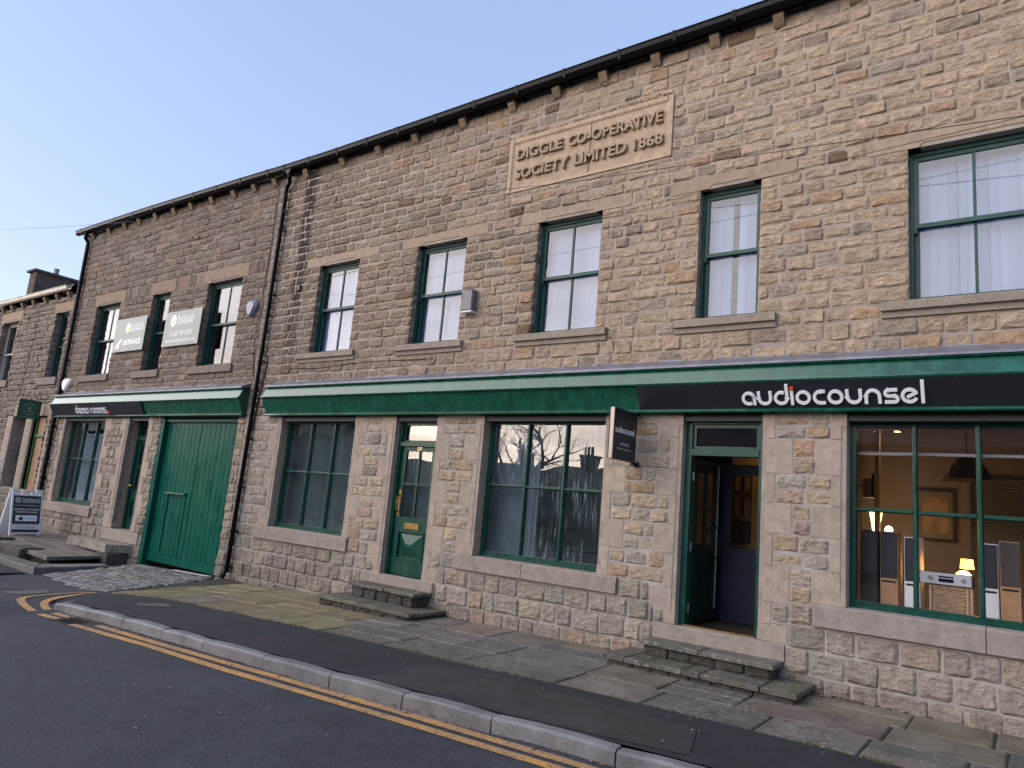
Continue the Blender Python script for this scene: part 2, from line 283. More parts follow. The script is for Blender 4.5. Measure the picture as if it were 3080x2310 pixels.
# ------------------------------------------------------------------ mesh building
WO = {}                                    # frame offset of every object
class MB:
    def __init__(s): s.v = []; s.f = []; s.t = []; s.mi = []; s.cur = 0; s.col = (.5, .5, .5)
    def add(s, verts, faces, col=None):
        o = len(s.v); s.v += [tuple(p) for p in verts]; c = col or s.col; s.t += [c]*len(verts)
        s.f += [tuple(i+o for i in f) for f in faces]; s.mi += [s.cur]*len(faces); return s
    def box(s, x0, x1, y0, y1, z0, z1, col=None):
        v = [(x0,y0,z0),(x1,y0,z0),(x1,y1,z0),(x0,y1,z0),(x0,y0,z1),(x1,y0,z1),(x1,y1,z1),(x0,y1,z1)]
        return s.add(v, [(0,3,2,1),(4,5,6,7),(0,1,5,4),(1,2,6,5),(2,3,7,6),(3,0,4,7)], col)
    def cbox(s, x0, x1, y0, y1, z0, z1, c=.006, col=None):
        """box with chamfered front (-y) edges"""
        v = [(x0,y1,z0),(x1,y1,z0),(x1,y1,z1),(x0,y1,z1),(x0,y0+c,z0),(x1,y0+c,z0),(x1,y0+c,z1),(x0,y0+c,z1),
             (x0+c,y0,z0+c),(x1-c,y0,z0+c),(x1-c,y0,z1-c),(x0+c,y0,z1-c)]
        return s.add(v, [(0,3,2,1),(0,1,5,4),(1,2,6,5),(2,3,7,6),(3,0,4,7),(4,5,9,8),(5,6,10,9),(6,7,11,10),(7,4,8,11),(8,9,10,11)], col)
    def extr(s, poly, a0, a1, axis='x', col=None):
        """poly in the two other axes (y,z / x,z / x,y), extruded along axis"""
        n = len(poly)
        def P(p, a): return {'x': (a, p[0], p[1]), 'y': (p[0], a, p[1]), 'z': (p[0], p[1], a)}[axis]
        v = [P(p, a0) for p in poly]+[P(p, a1) for p in poly]
        f = [(i, (i+1) % n, n+(i+1) % n, n+i) for i in range(n)]+[tuple(range(n))[::-1], tuple(range(n, 2*n))]
        return s.add(v, f, col)
    def tube(s, pts, r, n=6, col=None, cap=True):
        pts = [Vector(p) for p in pts]; rs = r if isinstance(r, (list, tuple)) else [r]*len(pts)
        vs_ = []; up = Vector((.13, .21, 1)).normalized()
        for i, p in enumerate(pts):
            d = (pts[min(i+1, len(pts)-1)]-pts[max(i-1, 0)]).normalized()
            a = d.cross(up)
            if a.length < .05: a = d.cross(Vector((1, .2, 0)))
            a.normalize(); b = d.cross(a)
            vs_ += [p+(a*math.cos(2*math.pi*k/n)+b*math.sin(2*math.pi*k/n))*rs[i] for k in range(n)]
        f = []
        for i in range(len(pts)-1):
            for k in range(n): f.append((i*n+k, i*n+(k+1) % n, (i+1)*n+(k+1) % n, (i+1)*n+k))
        if cap: f += [tuple(range(n))[::-1], tuple(range((len(pts)-1)*n, len(pts)*n))]
        return s.add(vs_, f, col)
    def lathe(s, prof, c=(0, 0, 0), n=16, col=None):
        v = []; f = []
        for (r, z) in prof: v += [(c[0]+r*math.cos(2*math.pi*k/n), c[1]+r*math.sin(2*math.pi*k/n), c[2]+z) for k in range(n)]
        for i in range(len(prof)-1):
            for k in range(n): f.append((i*n+k, i*n+(k+1) % n, (i+1)*n+(k+1) % n, (i+1)*n+k))
        return s.add(v, f, col)
    def disc(s, c, r, right, up, n=20, rx=None, col=None):
        rx = rx or r
        return s.add([Vector(c)+Vector(right)*rx*math.cos(2*math.pi*k/n)+Vector(up)*r*math.sin(2*math.pi*k/n) for k in range(n)], [tuple(range(n))], col)
    def ribbon(s, pts, w, depth, o, right, up, nrm, closed=False):
        """flat stroke of width w raised by depth from the plane at o"""
        P = [Vector((p[0], p[1])) for p in pts]; n = len(P); L = []; R = []
        for i in range(n):
            a = P[i-1] if (i > 0 or closed) else None; b = P[(i+1) % n] if (i < n-1 or closed) else None
            d = Vector((0, 0))
            if a is not None and (P[i]-a).length > 1e-6: d += (P[i]-a).normalized()
            if b is not None and (b-P[i]).length > 1e-6: d += (b-P[i]).normalized()
            d.normalize(); q = Vector((-d.y, d.x))
            k = 1.
            if a is not None and b is not None:
                e = (P[i]-a).normalized(); k = 1/max(.55, abs(e.dot(d)))
            L.append(P[i]+q*w/2*k); R.append(P[i]-q*w/2*k)
        o, right, up, nrm = map(Vector, (o, right, up, nrm))
        def T(p, h): return o+right*p.x+up*p.y+nrm*h
        v = [T(p, depth) for p in L]+[T(p, depth) for p in R]+[T(p, 0) for p in L]+[T(p, 0) for p in R]; f = []
        for i in range(n if closed else n-1):
            j = (i+1) % n
            f += [(n+i, n+j, j, i), (i, j, 2*n+j, 2*n+i), (n+j, n+i, 3*n+i, 3*n+j)]
        if not closed: f += [(0, 2*n, 3*n, n), (n-1, 2*n-1, 4*n-1, 3*n-1)]
        return s.add(v, f)
    def mesh(s, name, mats, smooth=False):
        c = Vector([(min(p[i] for p in s.v)+max(p[i] for p in s.v))/2 for i in range(3)])
        me = bpy.data.meshes.new(name); me.from_pydata([tuple(Vector(p)-c) for p in s.v], [], s.f)
        a = me.attributes.new('tint', 'FLOAT_COLOR', 'POINT')
        a.data.foreach_set('color', [x for t in s.t for x in (*t, 1.)])
        for m in (mats if isinstance(mats, (list, tuple)) else [mats]): me.materials.append(m)
        if len(me.materials) > 1: me.polygons.foreach_set('material_index', s.mi)
        if smooth: me.polygons.foreach_set('use_smooth', [True]*len(me.polygons))
        me.update(); return me, c
    def build(s, name, mats, parent=None, smooth=False, fix=True, **props):
        me, c = s.mesh(name, mats, smooth)
        if fix:
            import bmesh
            bm = bmesh.new(); bm.from_mesh(me); bmesh.ops.recalc_face_normals(bm, faces=bm.faces); bm.to_mesh(me); bm.free()
        return link(name, me, c, parent, **props)
def link(name, me, c, parent=None, **props):
    o = bpy.data.objects.new(name, me); COL.objects.link(o); o.location = Vector(c)-(WO[parent] if parent else Vector())
    if parent: o.parent = parent
    WO[o] = Vector(c); tag(o, **props); return o
def tag(o, label=None, cat=None, group=None, kind=None):
    if label: o['label'] = label
    if cat: o['category'] = cat
    if group: o['group'] = group
    if kind: o['kind'] = kind
    return o
def root(name, loc, label=None, cat=None, group=None, kind=None, rotz=0., local=False, parent=None):
    o = bpy.data.objects.new(name, None); o.empty_display_size = .1; COL.objects.link(o); o.location = Vector(loc)-(WO[parent] if parent else Vector()); o.rotation_euler = (0, 0, rotz)
    if parent: o.parent = parent
    WO[o] = Vector((0, 0, 0)) if local else Vector(loc)
    return tag(o, label, cat, group, kind)
FR, FU, FN = (1, 0, 0), (0, 0, 1), (0, -1, 0)          # facade frame
_text_cache = {}
def text_geo(txt, bold=0.):
    k = (txt, bold)
    if k in _text_cache: return _text_cache[k]
    c = bpy.data.curves.new('text', 'FONT'); c.body = txt; c.size = 1; c.offset = bold; c.resolution_u = 3
    ob = bpy.data.objects.new('text', c); COL.objects.link(ob); bpy.context.view_layer.update()
    me = bpy.data.meshes.new_from_object(ob.evaluated_get(bpy.context.evaluated_depsgraph_get()))
    v = [(p.co.x, p.co.y) for p in me.vertices]; f = [tuple(p.vertices) for p in me.polygons]
    bpy.data.objects.remove(ob); bpy.data.curves.remove(c); bpy.data.meshes.remove(me)
    _text_cache[k] = (v, f); return v, f
def text(mb, txt, o, w, h, right=FR, up=FU, nrm=FN, depth=.0, bold=0., shear=0., lift=.003):
    """flat or raised text filling a w x h box whose lower left corner is o"""
    v, f = text_geo(txt, bold)
    x0, x1 = min(p[0] for p in v), max(p[0] for p in v); y0, y1 = min(p[1] for p in v), max(p[1] for p in v)
    sx, sz = w/(x1-x0), h/(y1-y0); o, right, up, nrm = map(Vector, (o, right, up, nrm)); n = len(v)
    top = [o+right*((p[0]-x0)*sx+shear*(p[1]-y0)*sz)+up*((p[1]-y0)*sz)+nrm*(lift+depth) for p in v]
    if not depth: return mb.add(top, f)
    bot = [p-nrm*(depth+lift) for p in top]
    cnt = {}
    for q in f:
        for i in range(len(q)):
            e = (q[i], q[(i+1) % len(q)]); cnt[e] = 1
    side = [(a, b, b+n, a+n) for (a, b) in cnt if (b, a) not in cnt]
    return mb.add(top+bot, f+side)
def arc(cx, cy_, r, a0, a1, n=14): return [(cx+r*math.cos(rad(a0+(a1-a0)*i/n)), cy_+r*math.sin(rad(a0+(a1-a0)*i/n))) for i in range(n+1)]
def logo_letters(word, squeeze=1.):
    """round single-stroke letters, x-height 1, stroke .2"""
    G = {'a': (1.0, [arc(.5,.5,.4,0,300)+[], [(.9,.02),(.9,.5)]+arc(.5,.5,.4,0,40,4)]), 'u': (1.0, [[(.1,1),(.1,.5)]+arc(.5,.5,.4,180,360)+[(.9,1)]]),
         'd': (1.0, [[(.9,1.48),(.9,.5)]+arc(.5,.5,.4,0,-300)]), 'i': (.2, [[(.1,0),(.1,1)]]), 'o': (1.0, [arc(.5,.5,.4,0,360,22)]),
         'c': (.8, [[(.8,.9),(.5,.9)]+arc(.5,.5,.4,90,270)+[(.8,.1)]]), 'n': (1.0, [[(.1,0),(.1,.5)]+arc(.5,.5,.4,180,0)+[(.9,0)]]),
         's': (.85, [[(.8,.9),(.3,.9)]+arc(.3,.7,.2,90,270,8)+[(.6,.5)]+arc(.6,.3,.2,90,-90,8)+[(.05,.1)]]),
         'e': (1.0, [[(.36,.4),(.85,.68)]+arc(.5,.5,.4,32,335,18)]), 'l': (.2, [[(.1,0),(.1,1.5)]]),
         'm': (1.35, [[(.1,0),(.1,.62)]+arc(.38,.62,.28,180,0,8)+[(.66,0)], [(.66,.62)]+arc(.94,.62,.28,180,0,8)+[(1.22,0)]]),
         'r': (.6, [[(.1,0),(.1,.55)]+arc(.45,.55,.35,180,90,6)+[(.6,.9)]]), ' ': (.35, [])}
    x = 0.; res = []
    for ch in word:
        w, st = G[ch]; res.append((ch, x, w, [[(x+p[0], p[1]) for p in s_] for s_ in st])); x += w+.13
    return res, x-.13
def logo(mb, word, o, w, xh, depth, right=FR, up=FU, nrm=FN, stroke=.2, each=None):
    L, tot = logo_letters(word); kx = w/tot; ends = {}
    for ch, x, cw, strokes in L:
        if each and strokes: mb = MB()
        for st in strokes: mb.ribbon([(p[0]*kx, p[1]*xh) for p in st], stroke*xh*min(1, (kx/xh)**.5), depth, o, right, up, nrm)
        if each and strokes: mb.build('letter', M_LETTER, each)
        ends.setdefault(ch, x*kx)
    return kx, ends

def lin(c): return tuple(c)
def jit(c, k, h=.0):
    a = 1+rnd.uniform(-k, k); return tuple(max(.01, x*a*(1+rnd.uniform(-h, h))) for x in c)

# ------------------------------------------------------------------ levels
_xs = [-60,-24,-16,-15.1,-13.5,-12,-10.5,-9.2,-7.5,-6,-4,3,40]; _zs = [-.32,-.3,-.26,-.21,-.17,-.13,-.07,-.015,.04,.07,.09,.09,.09]
def zw(x): return float(np.interp(x, _xs, _zs))
def zp(x, y): return zw(x)+.02*y                   # footway surface
def sm(a, b, x): t = min(1, max(0, (x-a)/(b-a))); return t*t*(3-2*t)
UP = .088
def zr(x, y):                                      # carriageway
    return zw(x)+.02*max(y, -6.5)-UP*sm(-11.3, -10.2, x)-.012
KERB = [(-10.35,-3.46),(-10.0,-3.42),(-8.4,-3.41),(-6.6,-3.39),(-5.1,-3.30),(-3.45,-3.16),(-2.0,-2.99),(-.5,-2.8),(3,-2.45),(9,-2.2)]
BORD = [(-11.15,-2.45),(-10.1,-2.16),(-8,-2.13),(-6.5,-2.06),(-4.6,-1.99),(-3.4,-1.86),(-2.2,-1.79),(-.9,-1.74),(9,-1.6)]
def yk(x): return float(np.interp(x, [p[0] for p in KERB], [p[1] for p in KERB]))
def yb(x): return float(np.interp(x, [p[0] for p in BORD], [p[1] for p in BORD]))

# ------------------------------------------------------------------ stone walling
def free_rects(x0, x1, z0, z1, holes, minw=.03, minh=.035):
    """split one course band into free rectangles around the holes"""
    xs = {x0, x1}
    for h in holes:
        if h[1] > x0 and h[0] < x1 and h[3] > z0 and h[2] < z1: xs |= {max(x0, min(x1, h[0])), max(x0, min(x1, h[1]))}
    xs = sorted(xs); segs = []
    for a, b in zip(xs, xs[1:]):
        iv = [(z0, z1)]
        for h in holes:
            if h[0] < (a+b)/2 < h[1]:
                nv = []
                for p, q in iv:
                    if h[3] <= p or h[2] >= q: nv.append((p, q)); continue
                    if h[2] > p: nv.append((p, h[2]))
                    if h[3] < q: nv.append((h[3], q))
                iv = nv
        for p, q in iv: segs.append([a, b, p, q])
    outl = []
    for s_ in segs:
        for o in outl:
            if abs(o[1]-s_[0]) < 1e-6 and abs(o[2]-s_[2]) < 1e-4 and abs(o[3]-s_[3]) < 1e-4: o[1] = s_[1]; break
        else: outl.append(s_)
    return [o for o in outl if o[1]-o[0] > minw and o[3]-o[2] > minh]
def rock(x0, x1, z0, z1, yf, bulge, col, back=.05, nx=5, nz=4, flat=False):
    """one pitch-faced stone: about 40 triangles"""
    w, h = x1-x0, z1-z0; V = []; F = []
    ew = lambda L: min(.34, rnd.uniform(.014, .036)/L)
    us = [0, ew(w), .34+.32*rnd.random(), 1-ew(w), 1]; vs_ = [0, ew(h), 1-ew(h)*1.3, 1]
    tilt = rnd.uniform(-.3, .3); low = rnd.uniform(.0, .7)
    for j, v in enumerate(vs_):
        for i, u in enumerate(us):
            edge = i in (0, 4) or j in (0, 3)
            jx = rnd.uniform(-1, 1)*min(.012, w*.04)*(1 if not edge else .45); jz = rnd.uniform(-1, 1)*min(.016, h*.11)*(1 if not edge else .3)
            if i in (0, 4) and j in (0, 3): jx += (1 if i == 0 else -1)*.0035; jz += (1 if j == 0 else -1)*.0035
            d = rnd.uniform(0, .005) if edge else bulge*max(.15, (.55+.75*rnd.random())*(1+tilt*(u-.5))*(1+low*(.5-v)))
            V.append((x0+u*w+jx, yf-d, z0+v*h+jz))
    for j in range(3):
        for i in range(4):
            q = (j*5+i, j*5+i+1, (j+1)*5+i+1, (j+1)*5+i)
            F += [(q[0], q[1], q[2]), (q[0], q[2], q[3])] if rnd.random() < .5 else [(q[0], q[1], q[3]), (q[1], q[2], q[3])]
    o = len(V); V += [(x0, yf+back, z0), (x1, yf+back, z0), (x1, yf+back, z1), (x0, yf+back, z1)]
    F += [(o, o+1, 4, 3, 2, 1, 0), (o+2, o+3, 15, 16, 17, 18, 19), (o+1, o+2, 19, 14, 9, 4), (o+3, o, 0, 5, 10, 15)]
    return V, F, col
CAMP = Vector((0, -DIST, EYE))
def px_area(x0, x1, z0, z1):
    c = Vector(((x0+x1)/2, 0, (z0+z1)/2)); d = c-CAMP; r = d.length
    dz = d.dot(fw)
    if dz <= 0: return 0
    u, v = d.dot(RR)/dz*F_PX+1540, 1155-d.dot(UU)/dz*F_PX
    if not (-20 < u < 3100 and -20 < v < 2330): return 0
    return (x1-x0)*(z1-z0)*(-d.y/r)/r**2
def stone_field(parent, rects, mat, limit=300, name='stone'):
    """rects: (x0,x1,z0,z1,yf,bulge,col,back): the largest in view are objects, the rest one mesh"""
    order = sorted(range(len(rects)), key=lambda i: -px_area(*rects[i][:4]))
    single = set(i for i in order[:limit] if px_area(*rects[i][:4]) > 0)
    rest = MB()
    for i, r in enumerate(rects):
        if i in single:
            m = MB(); m.add(*rock(*r)); m.build(name, mat, parent, fix=False)
        else: rest.add(*rock(*r))
    if rest.v: rest.build(name, mat, parent, fix=False, kind='stuff')
def courses(z0, z1, h):
    n = max(1, round((z1-z0)/h)); w = [1+rnd.uniform(-.13, .13) for _ in range(n)]; t = sum(w); res = [z0]
    for q in w: res.append(res[-1]+q/t*(z1-z0))
    res[-1] = z1; return res
def lay(x0, x1, zlist, holes, openings, wmin, wmax, colf, joint=.011, bulge=.03, yf=0., stagger=True):
    res = []
    for a, b in zip(zlist, zlist[1:]):
        for (p, q, c, d) in free_rects(x0, x1, a, b, holes):
            x = p; first = True
            while x < q-1e-6:
                w = rnd.uniform(wmin, wmax)*(1 if (b-a) < .17 else 1.0)
                if first and stagger: w *= rnd.uniform(.45, 1.); first = False
                e = x+w
                if q-e < wmin*.55: e = q
                j = joint/2
                lo = any(abs(x-o[1]) < .004 and o[2] < (c+d)/2 < o[3] for o in openings); ro = any(abs(e-o[0]) < .004 and o[2] < (c+d)/2 < o[3] for o in openings)
                X0 = x-.003 if lo else x+j; X1 = e+.003 if ro else e-j
                back = .19 if (lo or ro) else .05
                col = colf((x+e)/2, (c+d)/2)
                res.append((X0, X1, c+j, d-j, yf+rnd.uniform(-.003, .003), bulge*rnd.uniform(.65, 1.3)*min(1, (d-c)/.1), col, back))
                x = e
    return res
def wall_backing(parent, x0, x1, z0, z1, openings, y0, y1, mat, name='wall'):
    m = MB(); xs = sorted({x0, x1, *[max(x0, min(x1, v)) for o in openings for v in o[:2]]})
    for a, b in zip(xs, xs[1:]):
        iv = [(z0, z1)]
        for o in openings:
            if o[0] < (a+b)/2 < o[1]:
                nv = []
                for p, q in iv:
                    if o[3] <= p or o[2] >= q: nv.append((p, q)); continue
                    if o[2] > p: nv.append((p, o[2]))
                    if o[3] < q: nv.append((o[3], q))
                iv = nv
        for p, q in iv: m.box(a, b, y0, y1, p, q)
    return m.build(name, mat, parent)

SAND = (.315, .235, .165); SANDB = (.425, .325, .23); DARKS = (.19, .155, .128); ORNG = (.36, .215, .115); GREY = (.285, .252, .225); PINKG = (.315, .268, .235); BROWN = (.20, .135, .085)
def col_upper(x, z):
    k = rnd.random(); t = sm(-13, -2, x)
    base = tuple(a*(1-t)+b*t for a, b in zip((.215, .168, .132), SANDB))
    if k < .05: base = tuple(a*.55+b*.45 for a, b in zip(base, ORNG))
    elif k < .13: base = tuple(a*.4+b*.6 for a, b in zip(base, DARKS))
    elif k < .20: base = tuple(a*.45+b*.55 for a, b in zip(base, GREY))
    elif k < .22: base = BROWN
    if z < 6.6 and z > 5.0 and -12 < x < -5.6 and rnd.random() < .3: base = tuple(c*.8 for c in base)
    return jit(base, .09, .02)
def col_left(x, z):
    k = rnd.random(); base = (.195, .15, .117)
    if k < .08: base = (.265, .185, .13)
    elif k < .2: base = (.205, .163, .134)
    elif k < .34: base = (.25, .21, .18)
    return jit(base, .11, .025)
def col_pillar(x, z):
    k = rnd.random(); base = (.42, .335, .235)
    if k < .15: base = (.41, .30, .195)
    elif k < .35: base = (.40, .34, .265)
    elif k < .43: base = (.39, .34, .28)
    elif k < .47: base = (.40, .285, .225)
    elif k < .51: base = (.30, .24, .185)
    if x < -8.97: base = tuple(a*.5+b*.5 for a, b in zip(base, (.27, .24, .215)))
    return jit(base, .1, .03)
def col_plinth(x, z):
    k = rnd.random(); base = (.345, .295, .24)
    if k < .25: base = (.315, .275, .23)
    elif k < .42: base = (.37, .31, .24)
    elif k < .46: base = (.37, .28, .205)
    elif k < .62: base = (.325, .28, .23)
    if x < -9: base = tuple(c*.82 for c in base)
    if z < .12: base = tuple(c*.85 for c in base)
    return jit(base, .12, .03)

def jamb(parent, xe, side, zl, par, mat=M_DRESS, wide=.31, nar=.14, base=(.385, .315, .255), ch=.055, back=.2):
    """dressed blocks up one side of an opening; side -1: the blocks lie to the left of xe"""
    holes = []
    for i, (a, b) in enumerate(zip(zl, zl[1:])):
        w = (wide if (i+par) % 2 == 0 else nar)*rnd.uniform(.93, 1.07); xo = xe+side*w; j = .0055; xi = xe-side*.003
        m = MB(); m.col = jit(base, .07, .02); top = i == len(zl)-2; bot = i == 0
        c0 = a+(.14 if bot else 0); c1 = b-(.13 if top else 0)
        P = [(xo-side*j, -.013), (xi+side*ch, -.013), (xi, ch-.013), (xi, back), (xo-side*j, back)]
        Q = [(xo-side*j, -.013), (xi, -.013), (xi, back), (xo-side*j, back)]
        za, zb = a+j, b-j
        if bot: m.extr(Q, za, c0-.03, 'z'); za = c0-.03
        if top: zb = c1
        m.extr(P, za, zb, 'z')
        if top: m.extr(Q, zb, b-j, 'z')
        m.build('jamb_stone', mat, parent)
        holes.append((min(xe, xo), max(xe, xo), a, b))
    return holes
def lintel(parent, x0, x1, z0, z1, o0, o1, col=(.36, .28, .205), y=.0, depth=.2):
    m = MB(); m.col = jit(col, .06, .02); yf = -.014
    e = .10; c = .045
    prof = [(x0, z0), (o0, z0), (o0+e, z0), (o0+e+c, z0+c), (o1-e-c, z0+c), (o1-e, z0), (o1, z0), (x1, z0), (x1, z1), (x0, z1)]
    n = len(prof); back = [(p[0], depth, z0 if i < 8 else p[1]) for i, p in enumerate(prof)]
    m.add([(p[0], yf, p[1]) for p in prof]+back, [tuple(range(n))]+[(i, (i+1) % n, n+(i+1) % n, n+i) for i in range(n)])
    m.build('lintel', M_DRESS, parent); return (x0, x1, z0, z1)
def sill(parent, x0, x1, z0, z1, out=.07, col=(.27, .225, .18), split=None, step=False, back=.2):
    cuts = [x0]+(split or [])+[x1]
    for a, b in zip(cuts, cuts[1:]):
        m = MB(); m.col = jit(col, .06, .02); j = .004 if split else 0
        P = [(-out, z0), (-out, z1-.012), (-out+.012, z1), (back, z1+.012), (back, z0)]
        if step: P = [(-out*.45, z0), (-out*.45, z0+.06), (-out, z0+.068), (-out, z1-.012), (-out+.012, z1), (back, z1+.012), (back, z0)]
        m.extr(P, a+(j if a != x0 else 0), b-(j if b != x1 else 0), 'x'); m.build('window_sill', M_DRESS, parent)
    return (x0, x1, z0, z1)

def pane(parent, x0, x1, z0, z1, y, mat): return MB().box(x0, x1, y, y+.006, z0, z1).build('pane', mat, parent)
def bars(m, x0, x1, z0, z1, y0, y1, wl, wr, wb, wt):
    """a rectangular frame of four butted members"""
    m.box(x0, x0+wl, y0, y1, z0, z1); m.box(x1-wr, x1, y0, y1, z0, z1); m.box(x0+wl, x1-wr, y0, y1, z0, z0+wb); m.box(x0+wl, x1-wr, y0, y1, z1-wt, z1)
def sash_window(parent, x0, x1, z0, z1, lights=2, y=.105, mat=M_SASH, glass=M_GLASSUP, mid=4.81, label=None):
    m = MB(); bars(m, x0, x1, z0, z1, y, y+.11, .035, .035, .03, .05)
    w = m.build('window', mat, parent, label=label)
    for k, (a, b, yy) in enumerate(((mid-.02, z1-.05, y+.02), (z0+.03, mid+.022, y+.062))):
        s = MB(); t = .045; bars(s, x0+.036, x1-.036, a, b, yy, yy+.038, t, t, .05 if k else .045, .045 if not k else .04)
        xa, xb = x0+.036+t, x1-.036-t; za, zb = a+(.05 if k else .045), b-(.045 if not k else .04); lw = (xb-xa)/lights
        for i in range(1, lights): s.box(xa+lw*i-.014, xa+lw*i+.014, yy+.004, yy+.034, za, zb)
        if not k:                                             # horns of the upper sash
            s.extr([(yy, a-.055), (yy+.036, a-.055), (yy+.036, a-.001), (yy, a-.001)], x0+.036, x0+.036+.03, 'x'); s.extr([(yy, a-.055), (yy+.036, a-.055), (yy+.036, a-.001), (yy, a-.001)], x1-.066, x1-.036, 'x')
        so_ = s.build('sash', mat, w)
        for i in range(lights):
            pane(w, xa+lw*i+(.014 if i else 0), xa+lw*(i+1)-(.014 if i < lights-1 else 0), za, zb, yy+.016, glass)
    return w
def shop_window(parent, x0, x1, z0, z1, lights, zt, glass, y=.15, name='window', botr=.085, label=None, mat=M_GREEN, glist=None):
    m = MB(); bars(m, x0, x1, z0, z1, y, y+.1, .06, .06, botr, .05)
    m.box(x0+.062, x1-.062, y-.03, y-.001, z0+.001, z0+.035)
    w = m.build(name, mat, parent, label=label)
    xa, xb, za, zb = x0+.06, x1-.06, z0+botr, z1-.05; lw = (xb-xa)/lights; g = MB()
    for i in range(1, lights):
        x = xa+lw*i
        g.extr([(x-.025, y+.02), (x-.012, y-.012), (x+.012, y-.012), (x+.025, y+.02), (x+.02, y+.07), (x-.02, y+.07)], za, zb, 'z')
    for i in range(lights):
        p, q = xa+lw*i+(.026 if i else .001), xa+lw*(i+1)-(.026 if i < lights-1 else .001)
        g.extr([(y+.02, zt-.022), (y-.004, zt-.01), (y-.004, zt+.01), (y+.02, zt+.022), (y+.06, zt+.018), (y+.06, zt-.018)], p, q, 'x')
    g.build('glazing_bars', mat, w)
    for i in range(lights):
        p, q = xa+lw*i+(.018 if i else 0), xa+lw*(i+1)-(.018 if i < lights-1 else 0)
        for k, (c, d) in enumerate(((za, zt-.016), (zt+.016, zb))):
            pane(w, p, q, c, d, y+.035, (glist[i*2+k] if glist else glass))
    return w
def vblind(x0, x1, z0, z1, y, label, group='white blinds behind the upper windows', gaps=()):
    r = root('vertical_blind', ((x0+x1)/2, y, z1), label, 'blind', group)
    MB().box(x0, x1, y-.02, y+.03, z1, z1+.04).build('head_rail', M_WHITE, r)
    n = max(3, round((x1-x0)/.088)); w = (x1-x0)/n; base = None
    for i in range(n):
        if i in gaps: continue
        cx = x0+w*(i+.5); a = rad(rnd.uniform(10, 38)); dx, dy = math.cos(a)*w*.525, math.sin(a)*w*.525
        m = MB(); m.add([(cx-dx, y-dy, z0), (cx+dx, y+dy, z0), (cx+dx, y+dy, z1), (cx-dx, y-dy, z1), (cx-dx, y-dy+.002, z0), (cx+dx, y+dy+.002, z0), (cx+dx, y+dy+.002, z1), (cx-dx, y-dy+.002, z1)],
                        [(0,1,2,3),(7,6,5,4),(0,3,7,4),(1,5,6,2),(0,4,5,1),(3,2,6,7)])
        m.build('slat', M_BLIND, r, fix=False)
    return r

# ================================================================== RIGHT BUILDING (society building with the audio shop)
XR0, XR1 = -12.03, 5.0
B = root('stone_shop_building', (-4, 0, 0), 'long brown sandstone building with carved name plaque above its green shopfront', 'building', 'stone buildings along the street')
ZS, ZL, ZLT, ZSB = 3.98, 5.62, 5.79, 3.82
UP_W = [(-10.45, -9.378, 2), (-7.994, -6.955, 2), (-5.63, -4.592, 2), (-3.24, -2.498, 1), (-1.0, .62, 3)]
GZ = 2.86
W1 = (-10.93, -8.97, .91, GZ); D27 = (-8.03, -7.167, .46, GZ); W2 = (-6.28, -4.335, .91, GZ); D2 = (-3.32, -2.406, .48, GZ); W3 = (-1.565, .66, .93, GZ)
W4 = (2.0, 3.9, .93, GZ)
openR = [(a, b, ZS, ZL) for a, b, _ in UP_W]+[W1, D27, W2, D2, W3]
wall_backing(B, XR0, XR1, -.5, 7.66, openR, -.005, .32, M_MORT)
holes = list(openR)
PJ = [.88, 1.25, 1.58, 1.9, 2.21, 2.58, 2.85]
for i, (o, zb, zn) in enumerate(((W1, .91, 0), (D27, .46, 1), (W2, .91, 0), (D2, .49, 1), (W3, .93, 0))):
    lst = ([zb, .67] if zn else [zb])+([z for z in PJ if z > zb+.1])
    if zn: lst = [zb, .66]+PJ[0:]
    if lst[1]-lst[0] < .1: lst.pop(1)
    basec = (.385, .315, .255) if o[0] > -8.5 else ((.345, .285, .235))
    holes += jamb(B, o[0], -1, lst, i % 2, base=basec); holes += jamb(B, o[1], 1, lst, (i+1) % 2, base=(.385, .315, .255))
for (a, b, _), (l, r), (sl_, sr) in zip(UP_W, ((-10.83, -8.9), (-8.35, -6.55), (-5.93, -4.17), (-3.62, -2.1), (-1.38, .95)), ((-10.72, -9.2), (-8.22, -6.83), (-5.86, -4.41), (-3.48, -2.29), (-1.24, .9))):
    holes.append(lintel(B, l, r, ZL, ZLT, a, b)); holes.append(sill(B, sl_, sr, ZSB, ZS, .075, step=True, col=(.30, .25, .20)))
holes.append(sill(B, -11.3, -8.8, .70, .91, .055, (.30, .25, .215), split=[-10.2])); holes.append(sill(B, -6.58, -4.05, .72, .91, .055, (.31, .26, .225), split=[-5.42])); holes.append(sill(B, -1.86, .95, .72, .93, .055, (.31, .27, .24), split=[-.42]))
for (a, b, z0, z1, xs) in ((-8.41, -6.93, .325, .465, None), (-3.57, -2.13, .325, .485, None)):
    m = MB(); m.col = (.31, .265, .225); m.extr([(-.03, z0), (-.03, z1-.01), (-.02, z1), (.3, z1), (.3, z0)], a, b, 'x'); m.build('threshold', M_DRESS, B); holes.append((a, b, z0, z1))
PLQ = (-6.27, -3.64, 6.175, 7.04); holes.append(PLQ)
holes.append((-11.36, XR1, 2.83, 3.46))       # behind the shopfront fascia
zc = [-.42, -.2]+courses(-.2, .70, .2)[1:]+[.91]
zcP = [.88, .91]
for a, b in zip([.91]+PJ[1:], PJ[1:-1]+[2.86]): zcP += [a+(b-a)*rnd.uniform(.46, .54), b]
zcP = sorted(set(zcP))[1:]
zcU = courses(3.46, ZSB, .18)+[ZS]+courses(ZS, ZL, .148)[1:]+[ZLT]+courses(ZLT, 7.63, .148)[1:]
st = lay(XR0, XR1, zc, holes, openR, .2, .42, col_plinth, .013, .024, yf=-.004)
